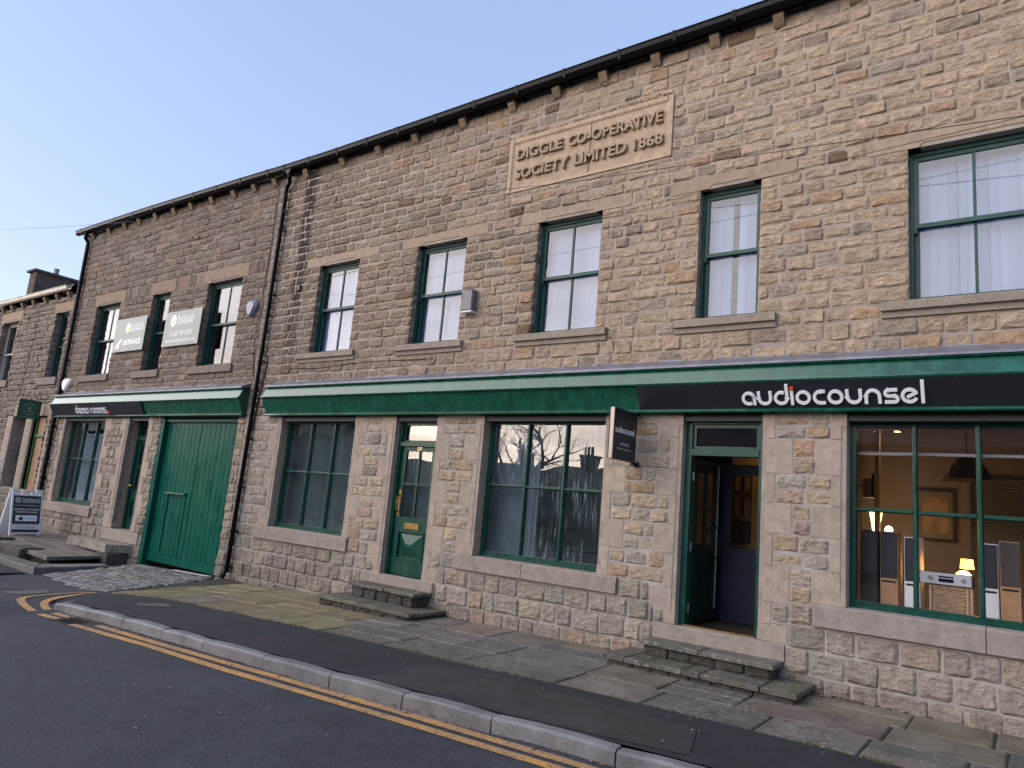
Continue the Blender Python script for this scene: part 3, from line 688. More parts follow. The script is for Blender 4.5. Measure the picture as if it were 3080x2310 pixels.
st += lay(-12.03, XR1, zcP, holes, openR, .22, .36, col_pillar, .017, .016, yf=-.005, stagger=False)
st += lay(XR0, -11.36, [2.86]+courses(2.86, 3.46, .148)[1:], holes, openR, .15, .28, col_left, .014, .03)
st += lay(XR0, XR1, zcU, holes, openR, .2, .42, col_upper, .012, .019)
stone_field(B, st, M_STONE)
# pale pointing round the shopfront pillars: a slightly proud sheet of mortar
for a, b, z0, z1 in ((-12.03, XR1, -.3, .32), (-12.03, -8.42, .321, .70), (-6.92, -3.58, .321, .70), (-2.12, XR1, .321, .70)):
    MB().box(a, b, -.0068, -.0052, z0, z1).build('pointing', M_MORTL, B)
for a, b, z0, z1 in ((-8.97, -8.03, .3, 2.86), (-7.167, -6.28, .3, 2.86), (-4.335, -3.32, .3, 2.86), (-2.406, -1.565, .3, 2.86), (.66, XR1, .3, 2.86), (-12.03, -10.93, .3, 2.86)):
    MB().box(a+(.135 if a < 0 and a > -12 else 0), b-.135, -.0075, -.0054, z0, z1).build('pointing', M_MORTL, B)
# windows
for i, (a, b, n) in enumerate(UP_W):
    sash_window(B, a, b, ZS, ZL-.0, n, y=.1)
lab = ['white vertical blind behind the upper window beside the dark soot streak', 'white vertical blind behind the upper window beside the grey box on the wall', 'white vertical blind in the upper window directly below the carved plaque',
       'white vertical blind in the narrow upper window of two single panes', 'wide white vertical blind in the three-light upper window above the shop name']
for i, (a, b, n) in enumerate(UP_W): vblind(a-.1, b+.1, ZS-.05, ZL+.1, .27, lab[i], gaps=(5,) if i == 3 else ())
shop_window(B, *W1[:2], .91, GZ-.06, 3, 1.9, M_MIST)
shop_window(B, *W2[:2], .91, GZ-.06, 3, 1.9, M_MISTS, glist=[M_MIST, M_MISTS, M_MISTS, M_MISTS, M_MISTS, M_MISTS])
shop_window(B, *W3[:2], .93, GZ-.06, 4, 1.9, M_GLASSSHOP, botr=.075)
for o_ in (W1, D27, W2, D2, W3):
    m = MB(); m.box(o_[0]+.002, o_[1]-.002, .015, .118, 2.775, 2.852); m.build('head_shade_strip', M_BLACKM, B)  # black strip standing in for the shadow under the fascia
# door 27 --------------------------------------------------------
def panel_door(parent, x0, x1, z0, ztr, z1, y, num, knob=False):
    """closed glazed door with a fanlight, inside its frame"""
    m = MB(); bars(m, x0, x1, z0, z1, y-.04, y+.08, .06, .06, .001, .05); m.box(x0+.061, x1-.061, y-.055, y+.08, ztr, ztr+.06)
    fr = m.build('door_frame', M_GREEN, parent)
    m = MB(); bars(m, x0+.061, x1-.061, ztr+.061, z1-.051, y, y+.05, .035, .035, .035, .035); m.build('fanlight_frame', M_GREEN, fr)
    pane(fr, x0+.096, x1-.096, ztr+.096, z1-.086, y+.02, M_GLASS)
    a, b = x0+.063, x1-.063; w = b-a; zm = z0+.86; zt = ztr-.07
    d = MB(); d.box(a, a+.1, y, y+.045, z0+.01, ztr-.003); d.box(b-.1, b, y, y+.045, z0+.01, ztr-.003)
    d.box(a+.1, b-.1, y, y+.045, z0+.01, z0+.24); d.box(a+.1, b-.1, y, y+.045, z0+.66, zm); d.box(a+.1, b-.1, y, y+.045, zt, ztr-.003)
    xm = (a+b)/2; zc_ = (zm+zt)/2; d.box(xm-.016, xm+.016, y+.003, y+.042, zm, zt); d.box(a+.1, xm-.017, y+.003, y+.042, zc_-.016, zc_+.016); d.box(xm+.017, b-.1, y+.003, y+.042, zc_-.016, zc_+.016)
    door = d.build('door', M_GREEN, parent)
    for p, q in ((a+.1, xm-.016), (xm+.016, b-.1)):
        pane(door, p, q, zm, zc_-.016, y+.02, M_MIST if num == '27' else M_GLASS); pane(door, p, q, zc_+.016, zt, y+.02, M_MISTS if num == '27' else M_GLASS)
    # raised and fielded lower panel
    p0, p1, q0, q1 = a+.1, b-.1, z0+.24, z0+.66; m = MB(); xc, zc2 = (p0+p1)/2, (q0+q1)/2
    m.box(p0, p1, y+.02, y+.04, q0, q1); bars(m, p0+.0, p1-.0, q0, q1, y-.014, y+.019, .022, .022, .022, .022)
    V = [(p0+.05, y+.016, q0+.05), (p1-.05, y+.016, q0+.05), (p1-.05, y+.016, q1-.05), (p0+.05, y+.016, q1-.05), (xc-.06, y-.03, zc2-.02), (xc+.06, y-.03, zc2-.02), (xc+.06, y-.03, zc2+.02), (xc-.06, y-.03, zc2+.02)]
    m.add(V, [(0,1,5,4),(1,2,6,5),(2,3,7,6),(3,0,4,7),(4,5,6,7)]); m.build('door_panel', M_GREEN, door)
    m = MB(); zl = z0+.735; bars(m, xm-.15, xm+.15, zl-.045, zl+.045, y-.012, y-.001, .016, .016, .014, .014); m.box(xm-.133, xm+.133, y-.006, y-.0015, zl-.03, zl+.03); m.build('letter_box', M_BRASS, door)
    if num:
        m = MB(); text(m, num, (xm-.05, y, ztr-.058), .1, .05, depth=.004, bold=.02); m.build('house_number', M_BRASS, door)
    m = MB()
    if knob:
        m.tube([(a+.05, y, z0+.95), (a+.05, y-.04, z0+.95)], .012, 8); m.tube([(a+.05, y-.04, z0+.95), (a+.05, y-.05, z0+.95), (a+.05, y-.075, z0+.95), (a+.05, y-.085, z0+.95)], [.012, .03, .03, .012], 10)
    else:
        m.box(a+.025, a+.075, y-.006, y-.001, z0+.86, z0+1.26); m.tube([(a+.05, y-.005, z0+.93), (a+.05, y-.05, z0+.96), (a+.05, y-.055, z0+1.07), (a+.05, y-.05, z0+1.16), (a+.05, y-.005, z0+1.19)], [.01, .011, .014, .011, .01], 8)
    m.build('door_handle', M_BRASS, door)
    return door
dd = panel_door(B, D27[0], D27[1], .465, 2.395, GZ-.05, .13, '27')
# door of the audio shop, standing open -------------------------
x0, x1 = D2[:2]; y = .12
m = MB(); bars(m, x0, x1, .486, GZ-.05, y-.03, y+.1, .075, .06, .001, .06); m.box(x0+.076, x1-.061, y-.045, y+.1, 2.385, 2.455)
fr = m.build('door_frame', M_GREEN, B)
m = MB(); bars(m, x0+.077, x1-.062, 2.457, GZ-.112, y, y+.045, .04, .04, .04, .04); m.build('fanlight_frame', M_GREEN, fr)
pane(fr, x0+.117, x1-.102, 2.497, GZ-.152, y+.02, M_GLASSSHOP)
m = MB(); m.box(x0+.06, x1-.061, y-.04, y+.1, .487, .500); m.build('threshold_strip', M_BRASS, B)
leaf = root('door', (x0+.085, y+.1, .5), rotz=rad(91), local=True, parent=B); leaf['label'] = 'dark green glazed door standing open inwards'
lw, lh = .80, 1.87
d = MB(); bars(d, 0, lw, .0, lh, 0, .045, .1, .1, .0001, .11); d.box(.1, lw-.1, 0, .045, .0, .24); d.box(.1, lw-.1, 0, .045, .66, .80)
d.box(.385, .415, .003, .042, .80, lh-.11); d.box(.1, .384, .003, .042, 1.27, 1.30); d.box(.416, lw-.1, .003, .042, 1.27, 1.30); d.box(.1, lw-.1, .012, .03, .24, .66)
# the leaf's own frame members
d.build('leaf_frame', paint_mat('porch_shaded_green_paint', (.003, .022, .017), .4, .1), leaf)  # door green darkened: the shade inside the porch is put into the paint
for p, q in ((.1, .385), (.415, lw-.1)):
    for s0, s1 in ((.80, 1.27), (1.30, lh-.11)): pane(leaf, p, q, s0, s1, .02, M_GLASSSHOP)
for sg in (-1, 1):
    yb_ = 0 if sg < 0 else .045
    m = MB(); m.tube([(lw-.06, yb_, .72), (lw-.06, yb_+sg*.06, .76), (lw-.075, yb_+sg*.075, .92), (lw-.06, yb_+sg*.06, 1.06), (lw-.06, yb_, 1.1)], .011, 8); m.build('pull_handle', M_BLACKM, leaf)
m = MB(); m.box(lw-.034, lw-.001, -.005, -.0005, .12, lh-.02); m.build('edge_strip', simple('edge_strip', (.55, .58, .60), .5), leaf)
for z in (.62, 1.3, 2.1):
    m = MB(); m.tube([(x0+.08, y+.05, z), (x0+.08, y+.05, z+.1)], .012, 8); m.build('hinge', M_STEEL, fr)
# shopfront fascia -----------------------------------------------
def fascia(parent, x0, x1, zt, zm, zb, seams, ends=True):
    f = root('shop_fascia', ((x0+x1)/2, 0, zm), parent=parent)
    yt, ym, yb_ = -.165, -.245, -.10
    m = MB(); P = [(0, zt), (yt, zt), (ym, zm), (ym+.004, zm-.018), (yb_, zb+.03), (yb_, zb), (0, zb)]
    m.extr([(0., zt-.0), (yt+.012, zt-.02), (ym+.02, zm), (yb_+.012, zb+.03), (0, zb+.03)], x0+.01, x1-.01, 'x'); m.build('fascia_box', M_GREENF, f)
    m = MB(); q = lambda y_, z_, dy, dz, t: m.extr([(y_, z_), (y_-dy, z_-.002), (y_-dy, z_-dz), (y_, z_-dz)], x0, x1, 'x')
    m.extr([(yt+.02, zt-.022), (yt-.016, zt-.022), (yt-.02, zt-.008), (yt-.012, zt+.004), (yt+.02, zt+.004)], x0, x1, 'x')
    m.build('top_moulding', M_GREENF, f)
    m = MB(); m.extr([(ym+.03, zm-.024), (ym-.008, zm-.024), (ym-.014, zm-.008), (ym-.006, zm+.012), (ym+.03, zm+.02)], x0, x1, 'x'); m.build('middle_moulding', M_GREENF, f)
    m = MB(); m.extr([(yb_+.06, zb), (yb_-.022, zb), (yb_-.03, zb+.012), (yb_-.016, zb+.034), (yb_-.02, zb+.046), (yb_+.06, zb+.046)], x0, x1, 'x'); m.build('bottom_moulding', M_GREENF, f)
    m = MB(); m.box(x0+.012, x1-.012, yb_+.062, .10, zb+.002, zb+.028); m.build('soffit_board', M_GREEN, f)
    m = MB(); a = x0
    for s_ in seams+[x1]:
        w = s_-a; xs = [a+.004, a+w*.3, a+w*.7, s_-.004]
        m.extr([(0, zt+.135), (-.012, zt+.135), (-.016, zt+.115), (yt*.5, zt+.075+rnd.uniform(-.004, .004)), (yt-.03, zt+.022), (yt-.034, zt-.004), (yt-.026, zt-.004), (0, zt+.02)], a+.002, s_-.002, 'x'); a = s_
    m.build('lead_flashing', M_LEAD, f)
    return f
fasc = fascia(B, -11.34, XR1, 3.375, 3.185, 2.855, [-9.3, -7.2, -5.1, -3.0, -.9, 1.2, 3.2])
# gutter, corbels, roof ------------------------------------------
def gutter(parent, pts, mat, r=.062, y=-.165, brk=.9, deep=.075, name='gutter', strap=True):
    (xa, za), (xb, zb) = pts[0], pts[-1]
    for (p, q) in zip(pts, pts[1:]):
        m = MB(); prof = [(y+.075, .06), (y+.07, .0), (y+.05, -.04), (y+.0, -.062), (y-.045, -.05), (y-.07, -.015), (y-.075, .045), (y-.09, .052), (y-.09, .062), (y-.062, .062), (y-.06, .0), (y-.0, -.045), (y+.05, .0), (y+.062, .06)]
        n = len(prof); V = [(p[0]+.002, a, p[1]+b) for a, b in prof]+[(q[0]-.002, a, q[1]+b) for a, b in prof]
        m.add(V, [(i, (i+1) % n, n+(i+1) % n, n+i) for i in range(n)]+[tuple(range(n)), tuple(range(n, 2*n))]); m.build(name, mat, parent)
    x = xa+.35
    while x < xb and strap:
        z = float(np.interp(x, [p[0] for p in pts], [p[1] for p in pts])); m = MB()
        m.add([(x-.02, y+.085, z+.066), (x+.02, y+.085, z+.066), (x-.02, y+.06, z-.045), (x+.02, y+.06, z-.045), (x-.02, y, z-.072), (x+.02, y, z-.072), (x-.02, y-.06, z-.055), (x+.02, y-.06, z-.055), (x-.02, y-.097, z+.068), (x+.02, y-.097, z+.068)],
              [(0,1,3,2),(2,3,5,4),(4,5,7,6),(6,7,9,8)])
        m.box(x-.02, x+.02, y+.09, -.005, z-.075, z-.03); m.build('gutter_bracket', mat, parent); x += brk*rnd.uniform(.93, 1.07)
def corbel(parent, x, z, w=.062):
    m = MB(); m.col = jit((.27, .205, .14), .1, .03)
    P = [(.05, z+.07), (-.11, z+.07), (-.12, z+.045), (-.108, z), (-.08, z-.035), (-.055, z-.075), (-.03, z-.095), (.05, z-.10)]
    m.extr(P, x-w, x+w, 'x'); m.build('corbel', M_DRESS, parent)
gR = [(-12.06, 7.735), (-10.4, 7.70), (-8.4, 7.695), (-6.4, 7.70), (-4.4, 7.71), (-2.4, 7.705), (-.4, 7.71), (2.5, 7.71), (XR1, 7.71)]
gutter(B, gR, M_BLACK, brk=.82)
for x in (-11.2, -10.15, -9.2, -8.3, -7.25, -6.27, -5.47, -4.7, -3.91, -3.11, -2.33, -1.5, -.7, .1, .9): corbel(B, x, 7.6)
m = MB(); m.box(XR0, XR1, -.075, .32, 7.663, 7.70); m.build('eaves_board', M_BLACKM, B)
m = MB(); m.extr([(-.13, 7.735), (-.13, 7.765), (4.2, 9.9), (4.2, 9.87)], XR0, XR1, 'x'); m.extr([(4.201, 9.87), (4.201, 9.9), (8.6, 7.77), (8.6, 7.74)], XR0, XR1, 'x'); m.build('roof', M_SLATE, B)
m = MB(); m.box(XR0, XR0+.3, .321, 8.2, -.5, 7.7); m.box(XR1-.3, XR1, .321, 8.2, -.5, 7.7); m.box(XR0, XR1, 8.201, 8.5, -.5, 7.7)
for X in (XR0, XR1-.3): m.extr([(.32, 7.701), (8.2, 7.701), (4.2, 9.8)], X, X+.3, 'x')
m.build('rear_wall', M_MORT, B)
# carved plaque ---------------------------------------------------
pq = root('name_plaque', (-4.95, 0, 6.6), parent=B)
pc = (.44, .335, .235)
for a, b in ((PLQ[0]+.005, -4.868), (-4.862, PLQ[1]-.005)):
    m = MB(); m.col = jit(pc, .03); m.box(a, b, -.010, .1, PLQ[2]+.005, PLQ[3]-.005); m.build('plaque_slab', M_DRESS, pq)
m = MB(); m.col = tuple(c*1.0 for c in pc); a, b, c, d = PLQ[0]+.005, PLQ[1]-.005, PLQ[2]+.005, PLQ[3]-.005
for (P0, P1) in (((a, c), (a, d)), ((b, c), (b, d))): 
    s_ = 1 if P0[0] == a else -1
    m.extr([(a if s_ > 0 else b, -.004), (a if s_ > 0 else b, -.03), ((a if s_ > 0 else b)+s_*.06, -.03), ((a if s_ > 0 else b)+s_*.085, -.0098)], c, d, 'z')
m.extr([(-.004, d), (-.03, d), (-.03, d-.06), (-.0098, d-.085)], a+.086, b-.086, 'x'); m.extr([(-.0098, c), (-.024, c), (-.0098, c+.05)], a+.086, b-.086, 'x')
m.build('plaque_border', M_DRESS, pq)
for w_, x_, z_, l_ in (('DIGGLE', -6.11, 6.675, .80), ('CO-OPERATIVE', -5.22, 6.675, 1.44), ('SOCIETY', -6.11, 6.365, .93), ('LIMITED', -5.09, 6.365, .81), ('1868', -4.18, 6.365, .42)):
    m = MB(); m.col = (.37, .28, .19); text(m, w_, (x_, -.010, z_), l_, .165, depth=.042, bold=.025); m.build('carved_word', M_DRESS, pq)
m = MB(); m.col = (.05, .04, .03)
m.ribbon([(-4.865, 7.0), (-4.868, 6.85), (-4.86, 6.7), (-4.872, 6.5), (-4.862, 6.36), (-4.885, 6.24), (-4.95, 6.19)], .012, .001, (0, -.0103, 0), FR, FU, FN); m.build('crack', M_DRESS, pq)
# rainwater pipe at the joint between the two buildings ------------
def downpipe(parent, pts, mat, r, brz, shoe=True):
    m = MB(); m.tube(pts, r, 12); o = m.build('downpipe', mat, parent, smooth=False)
    for z in brz:
        i = [(a, b) for a, b in zip(pts, pts[1:]) if min(a[2], b[2]) <= z <= max(a[2], b[2])][0]; a, b = i; t = (z-a[2])/(b[2]-a[2]); x = a[0]+(b[0]-a[0])*t; y = a[1]+(b[1]-a[1])*t
        m = MB(); m.tube([(x, y, z-.022), (x, y, z+.022)], r*1.22, 12); m.box(x-.012, x+.10, y-.01, y+.005, z-.014, z+.014); m.box(x+.06, x+.085, y, -.005, z-.01, z+.01); m.build('pipe_bracket', mat, o)
px = -11.73
downpipe(B, [(-11.58, -.165, 7.66), (-11.58, -.165, 7.55), (-11.63, -.11, 7.48), (px, -.085, 7.38), (px, -.085, 7.2), (px-.02, -.085, 4.4), (px-.06, -.085, 2.0), (px-.1, -.085, .02), (px-.12, -.10, -.02), (px-.13, -.16, -.07)], M_BLACK, .043, [.12, .75, 1.55, 2.45, 3.9, 5.2, 6.5])
m = MB(); m.extr([(-11.66, 7.70), (-11.50, 7.70), (-11.53, 7.60), (-11.63, 7.60)], -.22, -.1, 'y'); m.build('gutter_outlet', M_BLACK, B)

# ================================================================== MIDDLE BUILDING (demonstration rooms with the big green gate)
XL0, XL1 = -20.72, XR0-.012
Lb = root('gated_stone_building', (-16, 0, 0), 'brown stone building with a tall green double gate between the downpipes', 'building', 'stone buildings along the street')
LS, LL = 3.92, 5.735
LW = [(-19.32, -18.06, 2), (-16.5, -15.68, 1), (-14.16, -12.88, 2)]
LG = (-19.86, -17.70, .76, GZ); LD = (-16.55, -15.68, .38, GZ); GT = (-15.15, -12.29, -.6, GZ)
openL = [(a, b, LS, LL) for a, b, _ in LW]+[LG, LD, GT]
wall_backing(Lb, XL0, XL1, -.6, 7.82, openL, -.005, .32, M_MORTD)
hl = list(openL)
lj = [.40, .76, 1.2, 1.55, 1.9, 2.2, 2.55, 2.85]
hl += jamb(Lb, LG[0], -1, lj[1:], 0, wide=.22); hl += jamb(Lb, LG[1], 1, lj[1:], 1, wide=.34)
hl += jamb(Lb, LD[0], -1, lj, 0, wide=.40, nar=.25, ch=.12, back=.3); hl += jamb(Lb, LD[1], 1, lj, 1, wide=.30, nar=.2)
for (a, b, _), (l, r), (s0, s1) in zip(LW, ((-19.46, -17.85), (-16.65, -15.53), (-14.38, -12.72)), ((-19.62, -18.0), (-16.79, -15.62), (-14.42, -12.77))):
    hl.append(lintel(Lb, l, r, LL, 6.03, a, b, col=(.275, .205, .15))); hl.append(sill(Lb, s0, s1, 3.765, LS, .06, col=(.22, .185, .155)))
hl.append(sill(Lb, -20.36, -17.62, .545, .76, .055, (.315, .265, .22)))
m = MB(); m.col = (.32, .275, .23); m.extr([(-.03, .15), (-.03, .385), (.3, .395), (.3, .15)], -16.95, -15.28, 'x'); m.build('threshold', M_DRESS, Lb); hl.append((-16.95, -15.28, .15, .39))
hl.append((-20.42, -12.05, 2.83, 3.47))
hl.append((-20.73, -20.68, 0, 8))
st = lay(XL0, XL1, [-.6, -.35]+courses(-.35, .37, .24)[1:]+courses(.37, .76, .19)[1:], hl, openL, .25, .45, col_plinth, .013, .032)
st += lay(XL0, XL1, courses(.76, 2.86, .165), hl, openL, .16, .3, lambda x, z: col_pillar(min(x, -9.5), z), .014, .026)
st += lay(XL0, XL1, courses(2.86, 3.47, .15), hl, openL, .2, .3, col_left, .012, .03)
zl = courses(3.47, 3.765, .15)+[LS]+courses(LS, LL, .15)[1:]+[6.03]+courses(6.03, 7.78, .165)[1:]
st += lay(XL0, XL1, zl, hl, openL, .2, .42, col_left, .011, .02)
stone_field(Lb, st, M_STONE)
for a, b, n in LW: sash_window(Lb, a, b, LS, LL, n, y=.11, mid=4.83)
lw_ = shop_window(Lb, *LG[:2], .76, GZ-.06, 3, 1.86, M_GLASS, botr=.12)
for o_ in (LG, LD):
    m = MB(); m.box(o_[0]+.002, o_[1]-.002, .015, .118, 2.785, 2.852); m.build('head_shade_strip', M_BLACKM, Lb)  # fascia shadow at the opening heads, added as a black strip
panel_door(Lb, LD[0], LD[1], .392, 2.38, GZ-.05, .26, '', knob=True)
fascia(Lb, -20.40, -12.06, 3.39, 3.19, 2.865, [-18.3, -16.2, -14.1])
gL = [(-20.98, 7.915), (-19, 7.90), (-17, 7.87), (-15, 7.82), (-13.3, 7.775), (-12.06, 7.74)]
gutter(Lb, gL, M_BLACK, brk=.95)
for x in (-20.25, -19.35, -18.5, -17.75, -16.95, -16.1, -15.35, -14.5, -13.65, -12.9, -12.2): corbel(Lb, x, float(np.interp(x, [p[0] for p in gL], [p[1] for p in gL]))-.115)
m = MB(); m.box(XL0, XL1, -.06, .32, 7.825, 7.84); m.build('eaves_board', M_BLACKM, Lb)
m = MB(); m.extr([(-.13, 7.85), (-.13, 7.88), (4.2, 9.9), (4.2, 9.87)], XL0, XL1, 'x'); m.extr([(4.201, 9.87), (4.201, 9.9), (8.6, 7.77), (8.6, 7.74)], XL0, XL1, 'x'); m.build('roof', M_SLATE, Lb)
m = MB(); m.box(XL0, XL0+.3, .321, 8.2, -.6, 7.8); m.box(XL0, XL1, 8.201, 8.5, -.6, 7.7); m.extr([(.32, 7.801), (8.2, 7.801), (4.2, 9.85)], XL0, XL0+.3, 'x'); m.build('rear_wall', M_MORT, Lb)
# gate: frame, two leaves of boards, wicket
m = MB(); m.box(GT[0]+.002, GT[0]+.13, .0, .2, -.23, 2.82); m.box(GT[1]-.05, GT[1]-.002, .03, .2, -.2, 2.82); m.box(GT[0]+.131, GT[1]-.051, .04, .2, 2.76, 2.82); m.build('gate_frame', M_GATE, Lb)
def gate_leaf(x0, x1, n, wicket):
    g = MB(); y = .10; z0, z1 = -.115, 2.755
    g.box(x0, x1, y-.008, y+.05, z0, .05); g.box(x0+.0, x1, y+.03, y+.06, .051, z1)
    gl = g.build('gate_leaf', M_GATE, Lb); w = (x1-x0)/n
    for i in range(n):
        m = MB(); c = .007; a, b = x0+w*i+.002, x0+w*(i+1)-.002; yy = y+rnd.uniform(-.002, .002)
        m.extr([(a, yy+.028), (a, yy+c), (a+c, yy), (b-c, yy), (b, yy+c), (b, yy+.028)], .052, z1-.001, 'z'); m.build('plank', M_GATE, gl)
    if wicket:
        m = MB(); a, b, c, d = -14.58, -13.88, .06, 1.27
        m.box(a, a+.025, y-.02, y-.003, c, d); m.box(b-.025, b, y-.012, y-.003, c, d); m.box(a+.026, b-.026, y-.02, y-.003, c, c+.03); m.box(a+.14, b-.12, y-.012, y-.003, c+.12, c+.14); m.box(a+.14, b-.12, y-.012, y-.003, d-.16, d-.145)
        m.build('wicket_trim', M_GATE, gl); m = MB(); m.extr([(y-.075, d+.005), (y-.07, d+.03), (y-.003, d+.045), (y-.003, d)], a-.02, b+.02, 'x'); m.build('wicket_hood', M_GATE, gl)
    return gl
gate_leaf(GT[0]+.135, -13.705, 8, True); gate_leaf(-13.69, GT[1]-.054, 8, False)
downpipe(Lb, [(-20.45, -.165, 7.86), (-20.45, -.165, 7.72), (-20.42, -.09, 7.60), (-20.38, -.085, 4.0), (-20.36, -.085, .1)], M_BLACK, .05, [1.3, 2.65, 4.35, 5.6, 6.5])

# ================================================================== NEIGHBOUR COTTAGE
XN0, XN1 = -36.0, XL0-.012
Nb = root('cottage', (-26, 0, 0), 'low stone cottage with cream gutter and dark chimney at the end of the row', 'house', 'stone buildings along the street')
openN = [(-25.65, -24.4, 3.98, 5.81), (-21.78, -20.93, 3.96, 5.79), (-23.33, -22.42, .95, 2.92), (-22.0, -21.02, .95, 2.92), (-29.5, -28.3, 3.98, 5.81)]
wall_backing(Nb, XN0, XN1, -.6, 6.22, openN, -.0025, .3, M_MORT); hn = list(openN)
hn.append(lintel(Nb, -25.85, -24.2, 5.81, 6.12, -25.65, -24.4, col=(.33, .25, .175))); hn.append(lintel(Nb, -21.93, -20.76, 5.79, 6.06, -21.78, -20.93, col=(.32, .24, .17)))
hn.append(sill(Nb, -25.8, -24.3, 3.79, 3.98, .06)); hn.append(sill(Nb, -22.13, -20.9, 3.76, 3.96, .06, (.24, .21, .185)))
m = MB(); m.col = (.33, .27, .21); m.box(-23.35, -20.78, -.015, .25, 2.92, 3.24); m.build('lintel', M_DRESS, Nb); hn.append((-23.35, -20.78, 2.92, 3.24))
nj = [.95, 1.35, 1.75, 2.15, 2.5, 2.92]
hn += jamb(Nb, -23.33, -1, nj, 0, wide=.42, nar=.42, back=.35); hn += jamb(Nb, -20.99, 1, nj, 0, wide=.18, nar=.18)
for i, (a, b) in enumerate(zip(nj, nj[1:])):
    m = MB(); m.col = jit((.33, .27, .21), .07); m.extr([(-22.36, -.01), (-22.06, -.01), (-22.0, .05), (-22.0, .4), (-22.42, .4), (-22.42, .05)], a+.004, b-.004, 'z'); m.build('jamb_stone', M_DRESS, Nb)
hn.append((-22.45, -21.98, .95, 2.92))
st = lay(-28, XN1, courses(-.5, .95, .22)+courses(.95, 3.96, .155)[1:]+courses(3.96, 5.79, .165)[1:]+courses(5.79, 6.2, .14)[1:], hn, openN, .22, .5, lambda x, z: jit(rnd.choice([(.235, .19, .155), (.21, .175, .148), (.25, .205, .165), (.195, .165, .145)]), .1, .03), .013, .03)
stone_field(Nb, st, M_STONE)
sash_window(Nb, -25.65, -24.4, 3.98, 5.81, 2, y=.15, mat=simple('pale_sash', (.4, .38, .34), .5), mid=4.85); sash_window(Nb, -21.78, -20.93, 3.96, 5.79, 1, y=.15, mid=4.85)
gutter(Nb, [(-36, 6.42), (-30, 6.41), (-25, 6.40), (-20.95, 6.39)], M_CREAM, y=-.14, brk=1.3)
for x in (-27.3, -26.5, -25.75, -25, -24.2, -23.4, -22.6, -21.8, -21.05): corbel(Nb, x, 6.24)
m = MB(); m.extr([(-.12, 6.44), (-.12, 6.47), (3.2, 8.45), (3.2, 8.42)], XN0, XN1, 'x'); m.extr([(3.201, 8.42), (3.201, 8.45), (6.6, 6.4), (6.6, 6.37)], XN0, XN1, 'x'); m.build('roof', M_SLATE, Nb)
m = MB(); m.box(XN0, XN0+.3, .31, 6.3, -.6, 6.3); m.box(XN0, XN1, 6.301, 6.5, -.6, 6.3); m.extr([(.3, 6.31), (6.3, 6.31), (3.2, 8.4)], XN0, XN0+.3, 'x'); m.build('rear_wall', M_MORT, Nb)
# chimney of coursed dark stone
ch = MB(); ch.box(-30.58, -30.02, 2.02, 3.38, 7.0, 8.74); chim = ch.build('chimney', M_MORT, Nb)
m = MB(); zz = courses(7.2, 8.72, .13)
for a, b in zip(zz, zz[1:]):
    for (u0, u1, ax) in ((-30.6, -30.0, 'f'), (2.0, 3.4, 's')):
        x = u0
        while x < u1-.01:
            e = min(u1, x+rnd.uniform(.28, .5)); e = u1 if u1-e < .12 else e; c = jit((.125, .10, .085), .2)
            if ax == 'f': m.box(x+.006, e-.006, 2.0, 2.019, a+.006, b-.006, c)
            else: m.box(-30.019, -30.0, x+.006, e-.006, a+.006, b-.006, c)
            x = e
m.build('stone', M_STONE, chim, kind='stuff')
m = MB(); m.col = (.10, .09, .085); m.box(-30.7, -29.9, 1.9, 3.5, 8.74, 8.82); m.build('chimney_cap', M_STONE, chim)
m = MB(); m.lathe([(.09, 0), (.10, .05), (.085, .06), (.085, .24), (.10, .25), (.10, .28), (.07, .28), (.07, .02)], (-30.3, 2.75, 8.82), 10); m.build('chimney_pot', simple('grey_clay', (.2, .2, .22), .7), chim)
# its two doorways
m = MB(); m.box(-23.3, -22.43, .42, .47, .95, 2.9, (.03, .012, .01)); m.build('door', simple('oxblood_paint', (.035, .012, .012), .4), Nb)
m = MB(); m.box(-23.3, -22.43, .36, .42, 2.36, 2.42); m.build('door_transom', M_CREAM, Nb)
m = MB(); m.box(-23.28, -22.45, .395, .4, 2.43, 2.88); m.build('pane', M_GLASS, Nb)
m = MB(); m.box(-21.97, -21.9, .1, .3, .95, 2.9); m.box(-21.1, -21.03, .1, .3, .95, 2.9); m.box(-21.89, -21.11, .09, .3, 2.36, 2.43); m.build('door_frame', simple('mid_green_paint', (.02, .10, .03), .5), Nb)
m = MB(); m.box(-21.89, -21.11, .14, .19, .95, 2.355); m.box(-21.89, -21.11, .14, .19, 2.435, 2.9); m.build('door', M_TAN, Nb)
m = MB(); m.tube([(-23.33, -.012, 1.74), (-23.33, -.07, 1.70), (-23.34, -.085, 1.5), (-23.34, -.07, 1.33), (-23.34, -.012, 1.29)], [.03, .028, .02, .028, .03], 8); m.build('grab_handle', M_WHITE, Nb)
m = MB(); m.box(XN0+.3, XN1, .5, .55, -.5, 6.2); m.build('inner_wall', M_NAVY, Nb)

